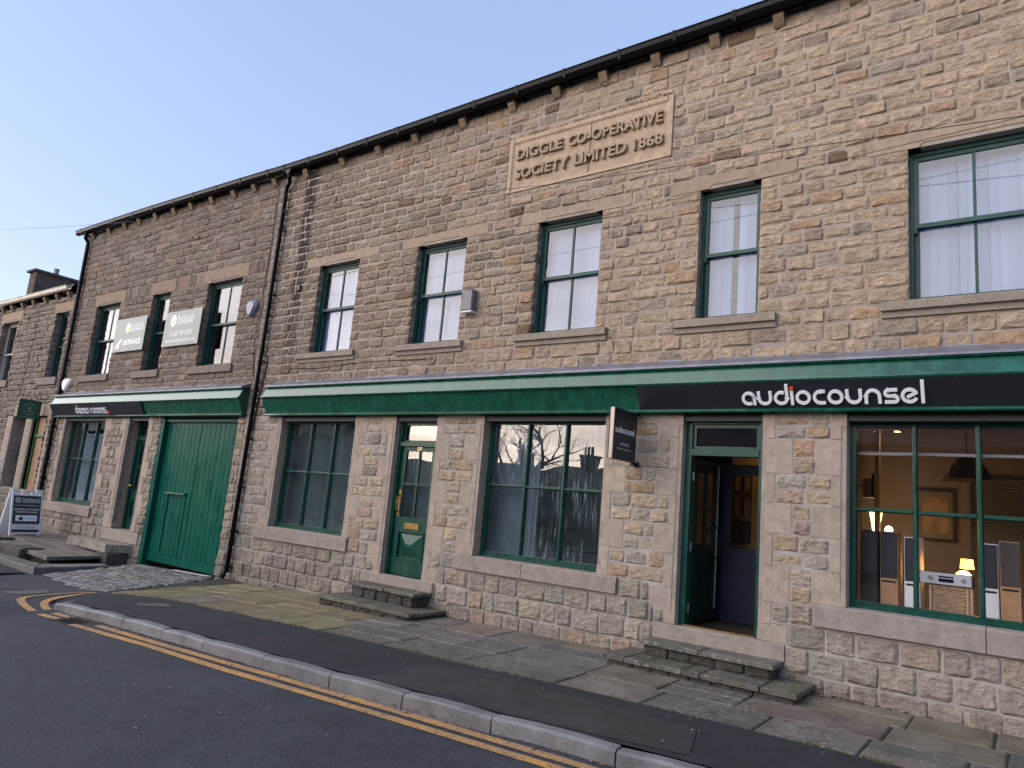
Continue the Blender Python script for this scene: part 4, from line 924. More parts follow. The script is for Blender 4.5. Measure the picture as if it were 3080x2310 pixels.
# ================================================================== GROUND
def cf(x): return .02+.04*(1-sm(-13.5, -11, x))
def zp(x, y): return zw(x)+cf(x)*max(y, -2.6)
def zr(x, y):
    near = zw(x)+cf(x)*max(y, -2.6)+.012*min(0, max(y, -7)+2.6)
    return near-(UP*sm(-11.2, -10.0, x)+.008)
def grid(name, xs, ys, zf, mat, label=None):
    m = MB(); n = len(ys)
    m.add([(x, y, zf(x, y)) for x in xs for y in ys], [(i*n+j, (i+1)*n+j, (i+1)*n+j+1, i*n+j+1) for i in range(len(xs)-1) for j in range(n-1)])
    return m.build(name, mat, fix=False, kind='structure', label=label)
xr = [-70, -45, -30, -24, -20, -18, -16.5]+[-15.5+.5*i for i in range(14)]+[-8+1*i for i in range(13)]+[7, 12, 20, 40]
grid('road', xr, [-24, -14, -9, -7, -6, -5, -4, -3.7, -3.4, -3.1, -2.8, -2.6, -2.3, -2.0, -1.7, -1.4, -1, -.6, -.2, .2], lambda x, y: zr(x, y)-(.06 if (-10.6 < x and y > yk(x)+.1) or y > -2.0 else 0), M_ROAD)
m = MB(); m.add([(-400, -400, -1.1), (400, -400, -1.1), (400, 400, -1.1), (-400, 400, -1.1)], [(0, 1, 2, 3)])
m.build('ground', simple('far_ground', (.06, .07, .04), .9, var=.3, vscale=.2), fix=False, kind='structure')
m = MB(); m.add([(-70, -24, -.42), (40, -24, -.33), (40, -30, -.4), (-70, -30, -.5), (-70, -24, -1.2), (40, -24, -1.2), (40, -30, -1.2), (-70, -30, -1.2)], [(0,1,2,3),(0,4,5,1),(2,6,7,3)]); m.build('far_verge', simple('verge', (.05, .07, .03), .9), fix=False, kind='structure')
# tarmac strip of the footway, between kerb and flags
m = MB(); xs = [-11.1, -10.9, -10.7, -10.5, -10.3]+[-10+.5*i for i in range(38)]
V = []; n = 5
for x in xs:
    a = yk(x)+.13 if x > -10.36 else {-11.1: -2.52, -10.9: -2.75, -10.7: -2.95, -10.5: -3.14}.get(x, -3.3)
    b = yb(x)
    if x <= -11.05: b = a+.04
    for k in range(n): y = a+(b-a)*k/(n-1); V.append((x, y, zp(x, y)+.004))
m.add(V, [(i*n+j, (i+1)*n+j, (i+1)*n+j+1, i*n+j+1) for i in range(len(xs)-1) for j in range(n-1)])
m.build('footway', M_PAVE, fix=False, kind='structure')
m = MB(); V = []
for x in xs:
    for k in range(4):
        b = yb(x)+.002; y = b+(.03-b)*k/3; V.append((x-(.9*k/3 if x < -11 else 0), y, zp(x, y)-.012))
m.add(V, [(i*4+j, (i+1)*4+j, (i+1)*4+j+1, i*4+j+1) for i in range(len(xs)-1) for j in range(3)])
flagbed = m.build('flagged_pavement', M_BED, fix=False, kind='structure')
def slab(poly, zf, th, col, inset=.012, dome=0., wob=.004):
    n = len(poly); cx = sum(p[0] for p in poly)/n; cy_ = sum(p[1] for p in poly)/n
    dz = rnd.uniform(-wob, wob); tx, ty = rnd.uniform(-wob, wob)*.8, rnd.uniform(-wob, wob)*.8
    def z(x, y): return zf(x, y)+dz+tx*(x-cx)+ty*(y-cy_)
    V = [(x, y, z(x, y)-th) for x, y in poly]+[(x, y, z(x, y)-inset*.7) for x, y in poly]
    for x, y in poly:
        dx, dy = cx-x, cy_-y; l = math.hypot(dx, dy); k = inset*1.3/max(l, .02); V.append((x+dx*k, y+dy*k, z(x, y)))
    F = []
    for i in range(n):
        j = (i+1) % n; F += [(i, j, n+j, n+i), (n+i, n+j, 2*n+j, 2*n+i)]
    if dome: V.append((cx, cy_, z(cx, cy_)+dome)); F += [(2*n+i, 2*n+(i+1) % n, 3*n) for i in range(n)]
    else: F.append(tuple(2*n+i for i in range(n)))
    return V, F, col
def flagcol():
    return jit(rnd.choice([(.125, .115, .102), (.105, .10, .094), (.14, .125, .105), (.112, .108, .09), (.15, .128, .105)]), .1, .04)
rows = [(0., .345), (.355, .66), (.67, 1.)]
for ri, (ra, rb) in enumerate(rows):
    x = -12.2+ri*.42
    while x < 4.5:
        w = rnd.uniform(.55, 1.25)*(1.0 if ri < 2 else .9); e = x+w; g = .009
        sub = [(ra, rb)] if rnd.random() < .82 else [(ra, (ra+rb)/2-.006), ((ra+rb)/2+.006, rb)]
        for (sa, sb) in sub:
            P = []
            for (px_, fr_) in ((x+g, sa), (e-g, sa), (e-g, sb), (x+g, sb)):
                # fraction runs from the wall to the tarmac edge
                pxx = max(px_, -12.1+1.0*fr_-.03); b = yb(max(pxx, -11.1)); P.append((pxx+rnd.uniform(-.006, .006), -.015+(b+.015)*fr_+rnd.uniform(-.005, .005)))
            if P[1][0]-P[0][0] > .1 and P[2][0]-P[3][0] > .06:
                if ri == 2: P[2] = (P[2][0], P[2][1]+.0); 
                c = flagcol()
                if x < -7.5 and rnd.random() < .75: c = jit((.175, .15, .082), .14, .05)
                if x > -2.2 and ri == 0: c = jit((.155, .138, .10), .08, .04)
                mm = MB(); mm.add(*slab(P[::-1], zp, .05, c)); mm.build('flagstone', M_FLAG, flagbed)
        x = e
# kerb
kb = MB(); kb.box(-10.0, -9.9, -3.35, -3.34, -.5, -.35); kerb = root('kerb', (-5, -3.3, -.1), kind='structure')
def kerb_run(pts, L, up_):
    P = [Vector((x, y)) for x, y in pts]; d = [0]
    for a, b in zip(P, P[1:]): d.append(d[-1]+(b-a).length)
    def at(s_):
        for i in range(len(P)-1):
            if s_ <= d[i+1] or i == len(P)-2:
                t = (s_-d[i])/(d[i+1]-d[i]); return P[i]+(P[i+1]-P[i])*t, (P[i+1]-P[i]).normalized()
    s_ = 0
    while s_ < d[-1]-.05:
        e = min(d[-1], s_+L*rnd.uniform(.86, 1.1)); e = d[-1] if d[-1]-e < .3 else e
        V = []; F = []; k = 4; jz = rnd.uniform(-.006, .006)
        for i in range(k):
            p, t = at(s_+.006+(e-s_-.012)*i/(k-1)); nn = Vector((-t.y, t.x))      # inwards
            zt = zp(p.x+nn.x*.1, p.y+nn.y*.1)+.006+jz-(1-up_)*.03; zb = zr(p.x, p.y)-.06; ch_ = .018
            endc = .008 if i in (0, k-1) else 0
            pr = [(-.006, zb), (-.004, zt-ch_-endc), (ch_*.8+endc, zt-endc), (.125-endc, zt-.002-endc), (.13, zb)]
            V += [(p.x+nn.x*o+rnd.uniform(-.003, .003), p.y+nn.y*o+rnd.uniform(-.003, .003), z_+rnd.uniform(-.002, .002)) for o, z_ in pr]
        for i in range(k-1):
            for j in range(4): F.append((i*5+j, i*5+j+1, (i+1)*5+j+1, (i+1)*5+j))
        F += [tuple(range(5)), tuple(range((k-1)*5, k*5))[::-1]]
        m_ = MB(); m_.add(V, F, jit((.19, .185, .185), .12, .02)); m_.build('kerb_stone', M_KERB, kerb); s_ = e
kerb_run(KERB, .92, 1.); kerb_run([(-11.14, -2.46), (-10.92, -2.84), (-10.52, -3.26), (-10.37, -3.45)], .5, .3)
# double yellow lines
def stripe(pts, w, seg=.5):
    P = []
    for (a, b) in zip(pts, pts[1:]):
        n = max(1, int(math.hypot(b[0]-a[0], b[1]-a[1])/seg)); P += [Vector((a[0]+(b[0]-a[0])*i/n, a[1]+(b[1]-a[1])*i/n)) for i in range(n)]
    P.append(Vector(pts[-1])); V = []
    for i, p in enumerate(P):
        t = (P[min(i+1, len(P)-1)]-P[max(i-1, 0)]).normalized(); nn = Vector((-t.y, t.x))
        for s_ in (-.5, .5):
            q = p+nn*w*(s_+rnd.uniform(-.03, .03)); V.append((q.x, q.y, zr(q.x, q.y)+.005))
    return V, [(2*i, 2*i+2, 2*i+3, 2*i+1) for i in range(len(P)-1)]
def smooth(pts, it=2):
    for _ in range(it):
        q = [pts[0]]
        for a, b in zip(pts, pts[1:]): q += [(a[0]*.75+b[0]*.25, a[1]*.75+b[1]*.25), (a[0]*.25+b[0]*.75, a[1]*.25+b[1]*.75)]
        pts = q+[pts[-1]]
    return pts
m = MB()
m.add(*stripe([(-8.9, -3.555), (-7.5, -3.56), (-6.4, -3.51), (-4.95, -3.42), (-3.5, -3.31), (-2.5, -3.23), (-.5, -3.0), (3, -2.66)], .098))
m.add(*stripe([(-9.15, -3.74), (-7.5, -3.70), (-6.1, -3.67), (-4.75, -3.57), (-3.4, -3.47), (-2.6, -3.40), (-.5, -3.17), (3, -2.82)], .098))
m.add(*stripe(smooth([(-9.62, -3.69), (-10.1, -3.70), (-10.6, -3.70), (-11.05, -3.62), (-11.27, -3.40), (-11.36, -3.1), (-11.44, -2.85), (-11.47, -2.66), (-11.2, -2.56)]), .095, .2))
m.add(*stripe(smooth([(-9.52, -3.53), (-10, -3.54), (-10.42, -3.53), (-10.78, -3.42), (-10.98, -3.2), (-11.12, -2.92), (-11.22, -2.72)]), .095, .2))
m.build('road_marking', M_YEL, fix=False, kind='structure')
# patch in the carriageway, tarmac repair in the footway, small iron cover
def sheet(name, poly, zf, mat, dz=.005):
    m_ = MB(); m_.add([(x, y, zf(x, y)+dz) for x, y in poly], [tuple(range(len(poly)))]); return m_.build(name, mat, fix=False, kind='structure')
sheet('road_patch', [(-12.6, -3.25), (-11.75, -3.52), (-11.6, -3.2), (-11.75, -2.95), (-12.3, -2.82)], zr, M_PATCH)
sheet('road_patch', [(-15.2, -3.4), (-12.9, -3.5), (-12.7, -2.95), (-14.9, -2.75)], zr, asphalt('dark_repair', (.028, .028, .034), .5), .006)
sheet('footway_patch', [(-9.86, -2.70), (-9.58, -2.42), (-9.2, -2.48), (-9.5, -2.78)], zp, M_PATCH, .010)
sheet('footway_patch', [(-4.9, -2.3), (-4.2, -2.1), (-2.2, -2.1), (-2.0, -2.75), (-3.3, -3.0), (-4.8, -3.12)], zp, asphalt('footway_repair', (.034, .032, .032), .7, 160.), .008)
# gully grate
g = root('drain_grate', (-9.32, -3.62, zr(-9.3, -3.62)), 'small iron drain grate by the kerb where the yellow lines break', 'drain')
z0 = zr(-9.3, -3.62); m = MB(); a, b, c, d = -9.56, -9.12, -3.80, -3.50
m.box(a, b, c, c+.03, z0-.05, z0+.006); m.box(a, b, d-.03, d, z0-.05, z0+.006); m.box(a, a+.03, c+.031, d-.031, z0-.05, z0+.006); m.box(b-.03, b, c+.031, d-.031, z0-.05, z0+.006); m.box(a+.031, b-.031, c+.031, d-.031, z0-.05, z0-.0)
m.build('frame', M_BLACKM, g)
for i in range(9): MB().box(a+.045+i*.043, a+.065+i*.043, c+.032, d-.032, z0+.0005, z0+.008).build('bar', M_BLACKM, g)
# cobbled apron before the gate
CP = [(-15.12, .04), (-12.3, .04), (-12.1, -.12), (-11.17, -2.44), (-11.75, -2.5), (-12.65, -2.3), (-14.62, -2.02), (-14.9, -1.2)]
m = MB(); m.add([(x, y, zp(x, y)-.035) for x, y in CP]+[(-13.2, -1.2, zp(-13.2, -1.2)-.035)], [(i, (i+1) % len(CP), len(CP)) for i in range(len(CP))]); cob = m.build('cobbled_apron', M_BED, fix=False, kind='structure')
def inside(x, y, P):
    r = False
    for (x1, y1), (x2, y2) in zip(P, P[1:]+P[:1]):
        if (y1 > y) != (y2 > y) and x < (x2-x1)*(y-y1)/(y2-y1)+x1: r = not r
    return r
setts = []
y = -.02
while y > -2.5:
    h = rnd.uniform(.115, .145); x = -15.2+rnd.uniform(0, .1)
    while x < -11.0:
        w = rnd.uniform(.15, .25)
        if all(inside(px_, py_, CP) for px_, py_ in ((x, y), (x+w, y), (x+w, y-h), (x, y-h))): setts.append((x, x+w, y-h, y))
        x += w
    y -= h
rest = MB()
for i, (a, b, c, d) in enumerate(sorted(setts, key=lambda q: q[2])):
    j = .007; r_ = lambda: rnd.uniform(-.006, .006)
    P = [(a+j+r_(), c+j+r_()), (b-j+r_(), c+j+r_()), (b-j+r_(), d-j+r_()), (a+j+r_(), d-j+r_())]
    s_ = slab(P, lambda x, y: zp(x, y)+.006, .05, jit(rnd.choice([(.155, .15, .15), (.18, .165, .155), (.125, .12, .115), (.20, .18, .165), (.15, .14, .12), (.17, .175, .185)]), .15, .03), .014, .006, .005)
    if i < 300: mm = MB(); mm.add(*s_); mm.build('cobble', M_SETT, cob)
    else: rest.add(*s_)
if rest.v: rest.build('cobble', M_SETT, cob, kind='stuff')
sheet('gate_apron_slab', [(-13.6, -.02), (-12.3, -.02), (-12.45, -.13), (-13.6, -.16)], zp, M_KERB, .022)
# raised terrace in front of the left doorways
def zt_(x): return -.04-.042*(x+17.6)
ter = root('raised_terrace', (-18, -.8, 0), kind='structure')
m = MB(); xs = [-34, -26, -20, -18, -16.5, -15.7]; V = []
for x in xs: V += [(x, -1.46-(.03*(-15.7-x)), zt_(x)-.05), (x, .03, zt_(x)-.05), (x, -1.42-(.03*(-15.7-x)), zt_(x)-.6)]
m.add(V, [(i*3, (i+1)*3, (i+1)*3+1, i*3+1) for i in range(len(xs)-1)]+[(i*3, i*3+2, (i+1)*3+2, (i+1)*3) for i in range(len(xs)-1)]); m.build('terrace_bed', M_BED, ter)
def tcol(): return jit(rnd.choice([(.17, .14, .12), (.15, .13, .115), (.19, .155, .13), (.16, .135, .11)]), .1, .03)
for k in range(4):
    x = -15.66-.0
    while x > -27:
        w = rnd.uniform(.7, 1.3); e = x-w; ya = lambda xx, f: -.015+(-1.5-.03*(-15.7-xx)+.015)*f
        f0, f1 = k/4+.004, (k+1)/4-.004
        rx = (lambda f: -15.84+.18*f) if x > -15.7 else (lambda f: x-.008)
        P = [(rx(f0), ya(x, f0)), (e+.008, ya(e, f0)), (e+.008, ya(e, f1)), (rx(f1), ya(x, f1))]
        if k == 3: P[2] = (P[2][0], P[2][1]-.04); P[3] = (P[3][0], P[3][1]-.04)
        mm = MB(); mm.add(*slab(P, lambda x, y: zt_(x), .075 if k == 3 or x > -15.7 else .05, tcol(), .012, 0, .003)); mm.build('flagstone', M_FLAG, ter); x = e
m = MB(); m.col = (.06, .055, .05)
for x in np.arange(-15.95, -17.2, -.33): m.cbox(x-.32, x, -1.44, -1.2, zt_(x)-.36, zt_(x)-.08, .015, jit((.075, .07, .06), .2))
m.build('terrace_riser', M_STONE, ter)
m = MB(); m.add(*[(lambda r: r)(None)] if False else rock(-17.9, -16.55, -.40, zt_(-17)+.015, -1.62, .09, (.10, .09, .08), .35)); m.build('edge_boulder', M_STONE, ter)
m = MB(); m.add(*rock(-20.5, -17.95, -.40, zt_(-19)+.01, -1.66, .09, (.11, .10, .09), .35)); m.build('edge_boulder', M_STONE, ter)
# low kerb step of the terrace
for (P, c) in (([(-14.72, -2.08), (-15.0, -.62), (-15.35, -.62), (-15.3, -1.75)], (.165, .155, .15)), ([(-14.72, -2.08), (-15.3, -1.75), (-17.4, -1.80), (-17.4, -2.0), (-15.6, -2.08)], (.13, .125, .11))):
    mm = MB(); mm.add(*slab(P[::-1], lambda x, y: -.215-.01*(y+2), .2, c, .02, 0, .001)); mm.build('step_slab', M_KERB, ter)
mm = MB(); mm.add(*slab([(-22, -2.75), (-14.95, -2.62), (-14.85, -2.15), (-15.6, -2.1), (-22, -2.0)], lambda x, y: zr(-15, -2.5)+.05, .2, (.03, .03, .03), .01)); mm.build('left_footway', M_PAVE, kind='structure')
mm = MB(); mm.add(*slab([(-22, -2.87), (-14.9, -2.74), (-14.85, -2.63), (-22, -2.76)], lambda x, y: zr(-15, -2.6)+.055, .2, (.2, .19, .18), .015)); mm.build('left_kerb', M_KERB, kind='structure')

# ------------------------------------------------------------------ door steps
def steps(name_loc, label, levels):
    r = root('stone_steps', name_loc, label, 'steps', 'stone steps up to the doors')
    for (x0, x1, yf, zt, th, cuts, zbot, over, colt, colr) in levels:
        cs = [x0]+cuts+[x1]
        for a, b in zip(cs, cs[1:]):
            n = 5; V = []; F = []
            P = [(a+.006+(b-a-.012)*i/n, yf+rnd.uniform(-.012, .012)) for i in range(n+1)]+[(b-.006, -.012), (a+.006, -.012)]
            m_ = MB(); m_.add(*slab(P, lambda x, y: zt, th, jit(colt, .1, .04), .016, 0, .002)); m_.build('step_slab', M_MOSSY, r)
        x = x0+over; z0 = zbot
        while x < x1-over-.01:
            e = min(x1-over, x+rnd.uniform(.19, .32)); e = x1-over if x1-over-e < .12 else e
            m_ = MB(); m_.add(*rock(x+.006, e-.006, z0, zt-th-.004, yf+over, .022, jit(colr, .15, .04), .12)); m_.build('riser_stone', M_STONE, r); x = e
        m_ = MB(); m_.col = colr; m_.box(x0+over+.01, x1-over-.012, yf+over+.012, -.014, z0, zt-th-.006); m_.build('step_core', M_STONE, r)
        ys = [-.015, (yf+over)/2, yf+over]                      # side stones facing the viewer
        for a, b in zip(ys[1:], ys[:-1]):
            m_ = MB(); V, F, c_ = rock(0, b-a-.008, z0, zt-th-.004, 0, .02, jit(colr, .15, .04), .01)
            m_.add([(x1-over-.01-v[1], a+.004+v[0], v[2]) for v in V], F, c_); m_.build('riser_stone', M_STONE, r)
    return r
DK = (.075, .07, .06); TP = (.10, .092, .075)
steps((-7.6, -.4, .0), 'two mossy stone steps below the closed green door with brass letter box', [(-8.5, -6.62, -.76, .135, .046, [-7.6], -.12, .04, TP, DK), (-8.28, -6.93, -.37, .328, .046, [-7.55], .125, .045, TP, DK)])
steps((-2.8, -.4, .1), 'two mossy stone steps below the open shop door', [(-3.82, -1.82, -.71, .176, .048, [-3.56, -2.92, -2.74, -2.16], -.05, .04, TP, DK), (-3.57, -2.13, -.37, .328, .046, [-2.89], .165, .045, (.12, .112, .10), (.075, .068, .055))])
r = root('stone_steps', (-16.5, -.3, 0), 'plain pale stone block step with green algae beside the big gate', 'steps', 'stone steps up to the doors')
mm = MB(); mm.add(*slab([(-17.62, -.014), (-17.58, -.42), (-15.62, -.48), (-15.45, -.014)][::-1], lambda x, y: .13+.0*x, .17, (.27, .245, .205), .014, 0, .001)); mm.build('step_slab', flag_mat('algae_stone', False, .35), r)
m = MB(); m.add(*rock(-16.0, -15.62, -.32, -.045, -.46, .02, (.10, .09, .08), .2)); V, F, c_ = rock(-.47, -.02, -.33, -.045, 0, .02, (.10, .095, .085), .1); m.add([(-15.46-v[1]-.08, v[0], v[2]) for v in V], F, c_); m.box(-17.5, -15.6, -.40, -.015, -.35, -.05, (.11, .10, .09)); m.build('riser_stone', M_STONE, r)

# ================================================================== SIGNS
def sign_board(nm, loc, label, cat='sign', group=None, **k): return root(nm, loc, label, cat, group, **k)
# long charcoal fascia sign: it lies on the sloping fascia face
def fas_pt(x, t): 
    ym, zm, yb_, zb = -.245, 3.168, -.10, 2.89
    return Vector((x, ym+(yb_-ym)*t, zm+(zb-zm)*t))
def fas_frame():
    up = (fas_pt(0, 0)-fas_pt(0, 1)); L = up.length; up.normalize(); return up, Vector((0, -up.z, up.y)).normalized(), L
fup, fnr, fL = fas_frame()
def fas_board(x0, x1, label, mat):
    s = sign_board('fascia_sign', ((x0+x1)/2, -.17, 3.03), label, 'sign', 'charcoal sign boards on the fascias'); m_ = MB()
    a0, a1 = fas_pt(0, .01)+fnr*.006, fas_pt(0, .985)+fnr*.006; b0, b1 = a0+fnr*.008, a1+fnr*.008
    m_.extr([(a0.y, a0.z), (a1.y, a1.z), (b1.y, b1.z), (b0.y, b0.z)], x0, x1, 'x'); m_.build('board', mat, s); return s
s1 = fas_board(-3.835, 4.9, 'long charcoal sign board with big white audiocounsel letters', M_DARKB)
org = lambda x, d: fas_pt(x, 1)+fup*d+fnr*.0145
m = MB(); kx, ends = logo(m, 'audiocounsel', org(-2.585, .052), 1.735, .152, .022, FR, fup, fnr, each=s1)
m = MB(); o = org(-2.585, .052)+Vector((1, 0, 0))*(ends['i']+.1*kx-.016)+fup*(.152*1.08); 
V = [o+Vector((1, 0, 0))*a+fup*b+fnr*c for c in (0, .03) for a, b in ((0, 0), (.034, 0), (.034, .03), (0, .03))]
m.add(V, [(0,3,2,1),(4,5,6,7),(0,1,5,4),(1,2,6,5),(2,3,7,6),(3,0,4,7)]); m.build('orange_dot', M_ORANGE, s1)
m = MB()
for x in (-3.78, -2.9, -2.02, -1.98, -.6, .1):
    for d in (.02, fL-.025):
        o = org(x, d); m.lathe([(0, 0)], o, 3) if False else m.disc(o+fnr*.002, .006, FR, fup, 8)
m.build('screw', M_STEEL, s1)
s2 = fas_board(-20.385, -15.72, 'charcoal sign board reading demo rooms in white letters', M_DARKB)
m = MB(); k2, e2 = logo(m, 'demo rooms', org(-18.99, .062), 1.60, .145, .016, FR, fup, fnr, .17, each=s2)
m = MB(); o = org(-17.32, .062); V = [o+Vector((1, 0, 0))*a+fup*b+fnr*c for c in (0, .045) for a, b in ((0, 0), (.09, 0), (.09, .042), (0, .042))]
m.add(V, [(0,3,2,1),(4,5,6,7),(0,1,5,4),(1,2,6,5),(2,3,7,6),(3,0,4,7)]); m.build('orange_dot', M_ORANGE, s2)
# projecting sign
s3 = sign_board('projecting_sign', (-3.89, -.02, 2.5), 'charcoal double-sided sign sticking out from the wall beside the open shop door', 'sign')
X = -3.89; ya, yb2, za, zb = -.63, -.06, 2.262, 2.845
m = MB(); m.box(X-.052, X-.003, ya+.004, yb2, za, zb); m.build('box_frame', simple('bronze_trim', (.33, .29, .26), .35, metal=.6), s3)
m = MB(); m.box(X-.003, X+.004, ya, yb2, za-.004, zb+.003); m.box(X-.062, X-.0525, ya, yb2, za-.004, zb+.003); m.build('face_panel', M_DARKB, s3)
SR, SN = (0, 1, 0), (1, 0, 0)
m = MB(); k3, e3 = logo(m, 'audiocounsel', (X+.0045, ya+.035, 2.565), .475, .055, .002, SR, FU, SN, .22)
text(m, '01457 875555', (X+.0045, ya+.165, 2.425), .225, .033, SR, FU, SN, lift=.001); text(m, 'info@audiocounsel.co.uk', (X+.0045, ya+.09, 2.372), .355, .026, SR, FU, SN, lift=.001)
m.build('lettering', M_LETTER, s3)
m = MB(); m.box(X-.03, X+.012, -.10, .0, za-.045, za-.004); m.box(X-.03, X+.07, -.012, -.006, za-.045, za+.012); m.box(X-.03, X+.012, -.10, .0, zb-.01, zb+.03); m.build('wall_bracket', M_BLACKM, s3)
# two grey-green boards on the middle building
def duck_logo(s, o, r, right, up, nrm, light, dark=M_YDUCK):
    o, right, up, nrm = map(Vector, (o, right, up, nrm)); m_ = MB(); m_.disc(o+nrm*.002, r*1.15, right, up, 20, r); m_.build('logo_disc', light, s)
    m_ = MB(); m_.disc(o+nrm*.003-up*r*.25+right*r*.05, r*.38, right, up, 12, r*.48); m_.disc(o+nrm*.0035+up*r*.35-right*r*.1, r*.25, right, up, 10, r*.25); m_.build('logo_bird', dark, s)
def wall_sign(x0, x1, z0, z1, label):
    s = sign_board('wall_sign', ((x0+x1)/2, -.05, (z0+z1)/2), label, 'sign', 'grey green boards between the upper windows')
    m_ = MB(); m_.cbox(x0, x1, -.075, -.055, z0, z1, .003); m_.build('board', M_SAGE, s)
    for x in (x0+.04, (x0+x1)/2, x1-.04):
        for z in (z0+.04, z1-.04): MB().tube([(x, -.045, z), (x, -.083, z)], .013, 6).build('fixing', M_STEEL, s)
    for x in (x0+.1, x1-.1): MB().box(x-.02, x+.02, -.054, .0, z0+.1, z1-.1).build('batten', M_STEEL, s)
    return s
yt_ = -.0755
sA = wall_sign(-17.9, -16.45, 4.42, 5.23, 'grey green wall board reading ENTRANCE with a white arrow')
duck_logo(sA, (-17.27, yt_, 4.99), .105, FR, FU, FN, M_LETTER)
m = MB(); text(m, 'Puddleducks', (-17.13, yt_, 4.955), .58, .14, shear=.2); text(m, 'DESIGNER CHILDRENS WEAR', (-17.14, yt_, 4.885), .60, .038); m.ribbon([(-17.14, 4.935), (-16.56, 4.935)], .012, .002, (0, yt_, 0), FR, FU, FN)
text(m, 'ENTRANCE', (-17.40, yt_, 4.57), .82, .135, bold=.03)
m.ribbon([(-17.50, 4.72), (-17.70, 4.58)], .075, .002, (0, yt_, 0), FR, FU, FN); m.add([(-17.62, yt_-.003, 4.70), (-17.80, yt_-.003, 4.50), (-17.56, yt_-.003, 4.52)], [(0, 1, 2)]); m.build('lettering', M_LETTER, sA)
sB = wall_sign(-15.58, -14.12, 4.41, 5.20, 'grey green wall board with a phone number and web address')
duck_logo(sB, (-15.22, yt_, 4.985), .115, FR, FU, FN, M_LETTER)
m = MB(); text(m, 'Puddleducks', (-15.07, yt_, 4.95), .66, .15, shear=.2); text(m, 'DESIGNER CHILDRENS WEAR', (-15.07, yt_, 4.875), .66, .038); m.ribbon([(-15.07, 4.93), (-14.42, 4.93)], .012, .002, (0, yt_, 0), FR, FU, FN)
text(m, '01457 875769', (-15.27, yt_, 4.63), .86, .115); text(m, 'www.puddleduckskids.co.uk', (-15.45, yt_, 4.47), 1.22, .105); m.build('lettering', M_LETTER, sB)
# hanging sign on an iron bracket
sC = sign_board('hanging_sign', (-21.4, -.3, 3.1), 'dark green square sign hanging from a scrolled iron bracket by the far left doorways', 'sign')
X = -21.4; m = MB(); m.box(X-.012, X+.012, -.60, -.07, 2.79, 3.29); m.build('board', M_SIGNG, sC)
m = MB(); o = Vector((X+.0125, -.335, 3.045))
for a0, a1 in ((15, 165), (200, 340)): m.ribbon([(-.335+.15*math.cos(rad(a0+(a1-a0)*i/12)), 3.045+.15*math.sin(rad(a0+(a1-a0)*i/12))) for i in range(13)], .008, .001, (X+.0125, 0, 0), SR, FU, SN)
m.ribbon([(-.48, 2.98), (-.2, 2.98)], .006, .001, (X+.0125, 0, 0), SR, FU, SN); m.ribbon([(-.36, 3.0), (-.35, 3.11), (-.34, 3.05), (-.32, 3.12), (-.31, 2.99)], .014, .001, (X+.0125, 0, 0), SR, FU, SN); m.ribbon([(-.52, 2.83), (-.17, 2.83)], .008, .001, (X+.0125, 0, 0), SR, FU, SN); m.disc((X+.0135, -.27, 2.83), .014, SR, FU, 10)
m.build('emblem', M_DIMW, sC)
m = MB(); m.box(X-.015, X+.015, -.02, -.004, 3.28, 3.50); m.tube([(X, -.01, 3.36), (X, -.62, 3.395)], .009, 6)
sp = [(X, -.05-.0*i, 3.37) for i in range(1)]; m.tube([(X, -.03+.0-.09-.07*math.cos(t*.5)*(1-t*.06), 3.43+.06*math.sin(t*.5)*(1-t*.06)) for t in range(13)], .006, 5); m.tube([(X, -.25-.05*math.cos(t*.5)*(1-t*.06), 3.41+.03*math.sin(t*.5)*(1-t*.06)) for t in range(13)], .005, 5)
for y in (-.54, -.12): m.tube([(X, y, 3.38), (X, y, 3.29)], .005, 5)
m.build('iron_bracket', M_BLACKM, sC)
# sandwich board on the terrace
zA = zt_(-18.7)+.003
sD = root('sandwich_board', (-18.78, -.83, zA), 'white plastic A-frame pavement board with dark printed panel on the raised terrace', 'sign', rotz=rad(100), local=True)
H, Wd, LE = 1.03, .69, .20
def fr_pt(x, z, d=0.): return (x, z/H*LE-d, z)                 # local: front face leans back (+y)
def lean_box(m_, x0, x1, z0, z1, d0, d1): 
    V = [fr_pt(x, z, d) for d in (d0, d1) for x, z in ((x0, z0), (x1, z0), (x1, z1), (x0, z1))]; m_.add(V, [(0,3,2,1),(4,5,6,7),(0,1,5,4),(1,2,6,5),(2,3,7,6),(3,0,4,7)])
h = Wd/2; m = MB()
lean_box(m, -h, -h+.07, 0, .94, -.03, .0); lean_box(m, h-.07, h, 0, .94, -.03, .0); lean_box(m, -h+.0701, h-.0701, .03, .90, -.024, -.004)
lean_box(m, -h, -h+.155, .9401, H, -.03, .0); lean_box(m, h-.155, h, .9401, H, -.03, 0.)
lean_box(m, -.13, -.085, .9001, H-.01, -.03, 0.); lean_box(m, .085, .13, .9001, H-.01, -.03, 0.); lean_box(m, -.0849, .0849, H-.05, H-.01, -.03, 0.)
m.build('front_frame', M_WHITE, sD)
m = MB()
def back_pt(x, z, d=0.): return (x, 2*LE+.06-z/H*LE+d, z)
for (x0, x1, z0, z1, d0, d1) in ((-h, h, .04, .93, 0, .02), (-h, -h+.06, 0, H, .021, .045), (h-.06, h, 0, H, .021, .045)):
    V = [back_pt(x, z, d) for d in (d0, d1) for x, z in ((x0, z0), (x1, z0), (x1, z1), (x0, z1))]; m.add(V, [(0,3,2,1),(4,5,6,7),(0,1,5,4),(1,2,6,5),(2,3,7,6),(3,0,4,7)])
m.build('back_frame', M_WHITE, sD)
m = MB(); lean_box(m, -h+.04, h-.04, .255, .885, .0005, .004); lean_box(m, -h+.04, h-.04, .07, .13, .0005, .004); m.build('dark_panel', M_ABRD, sD)
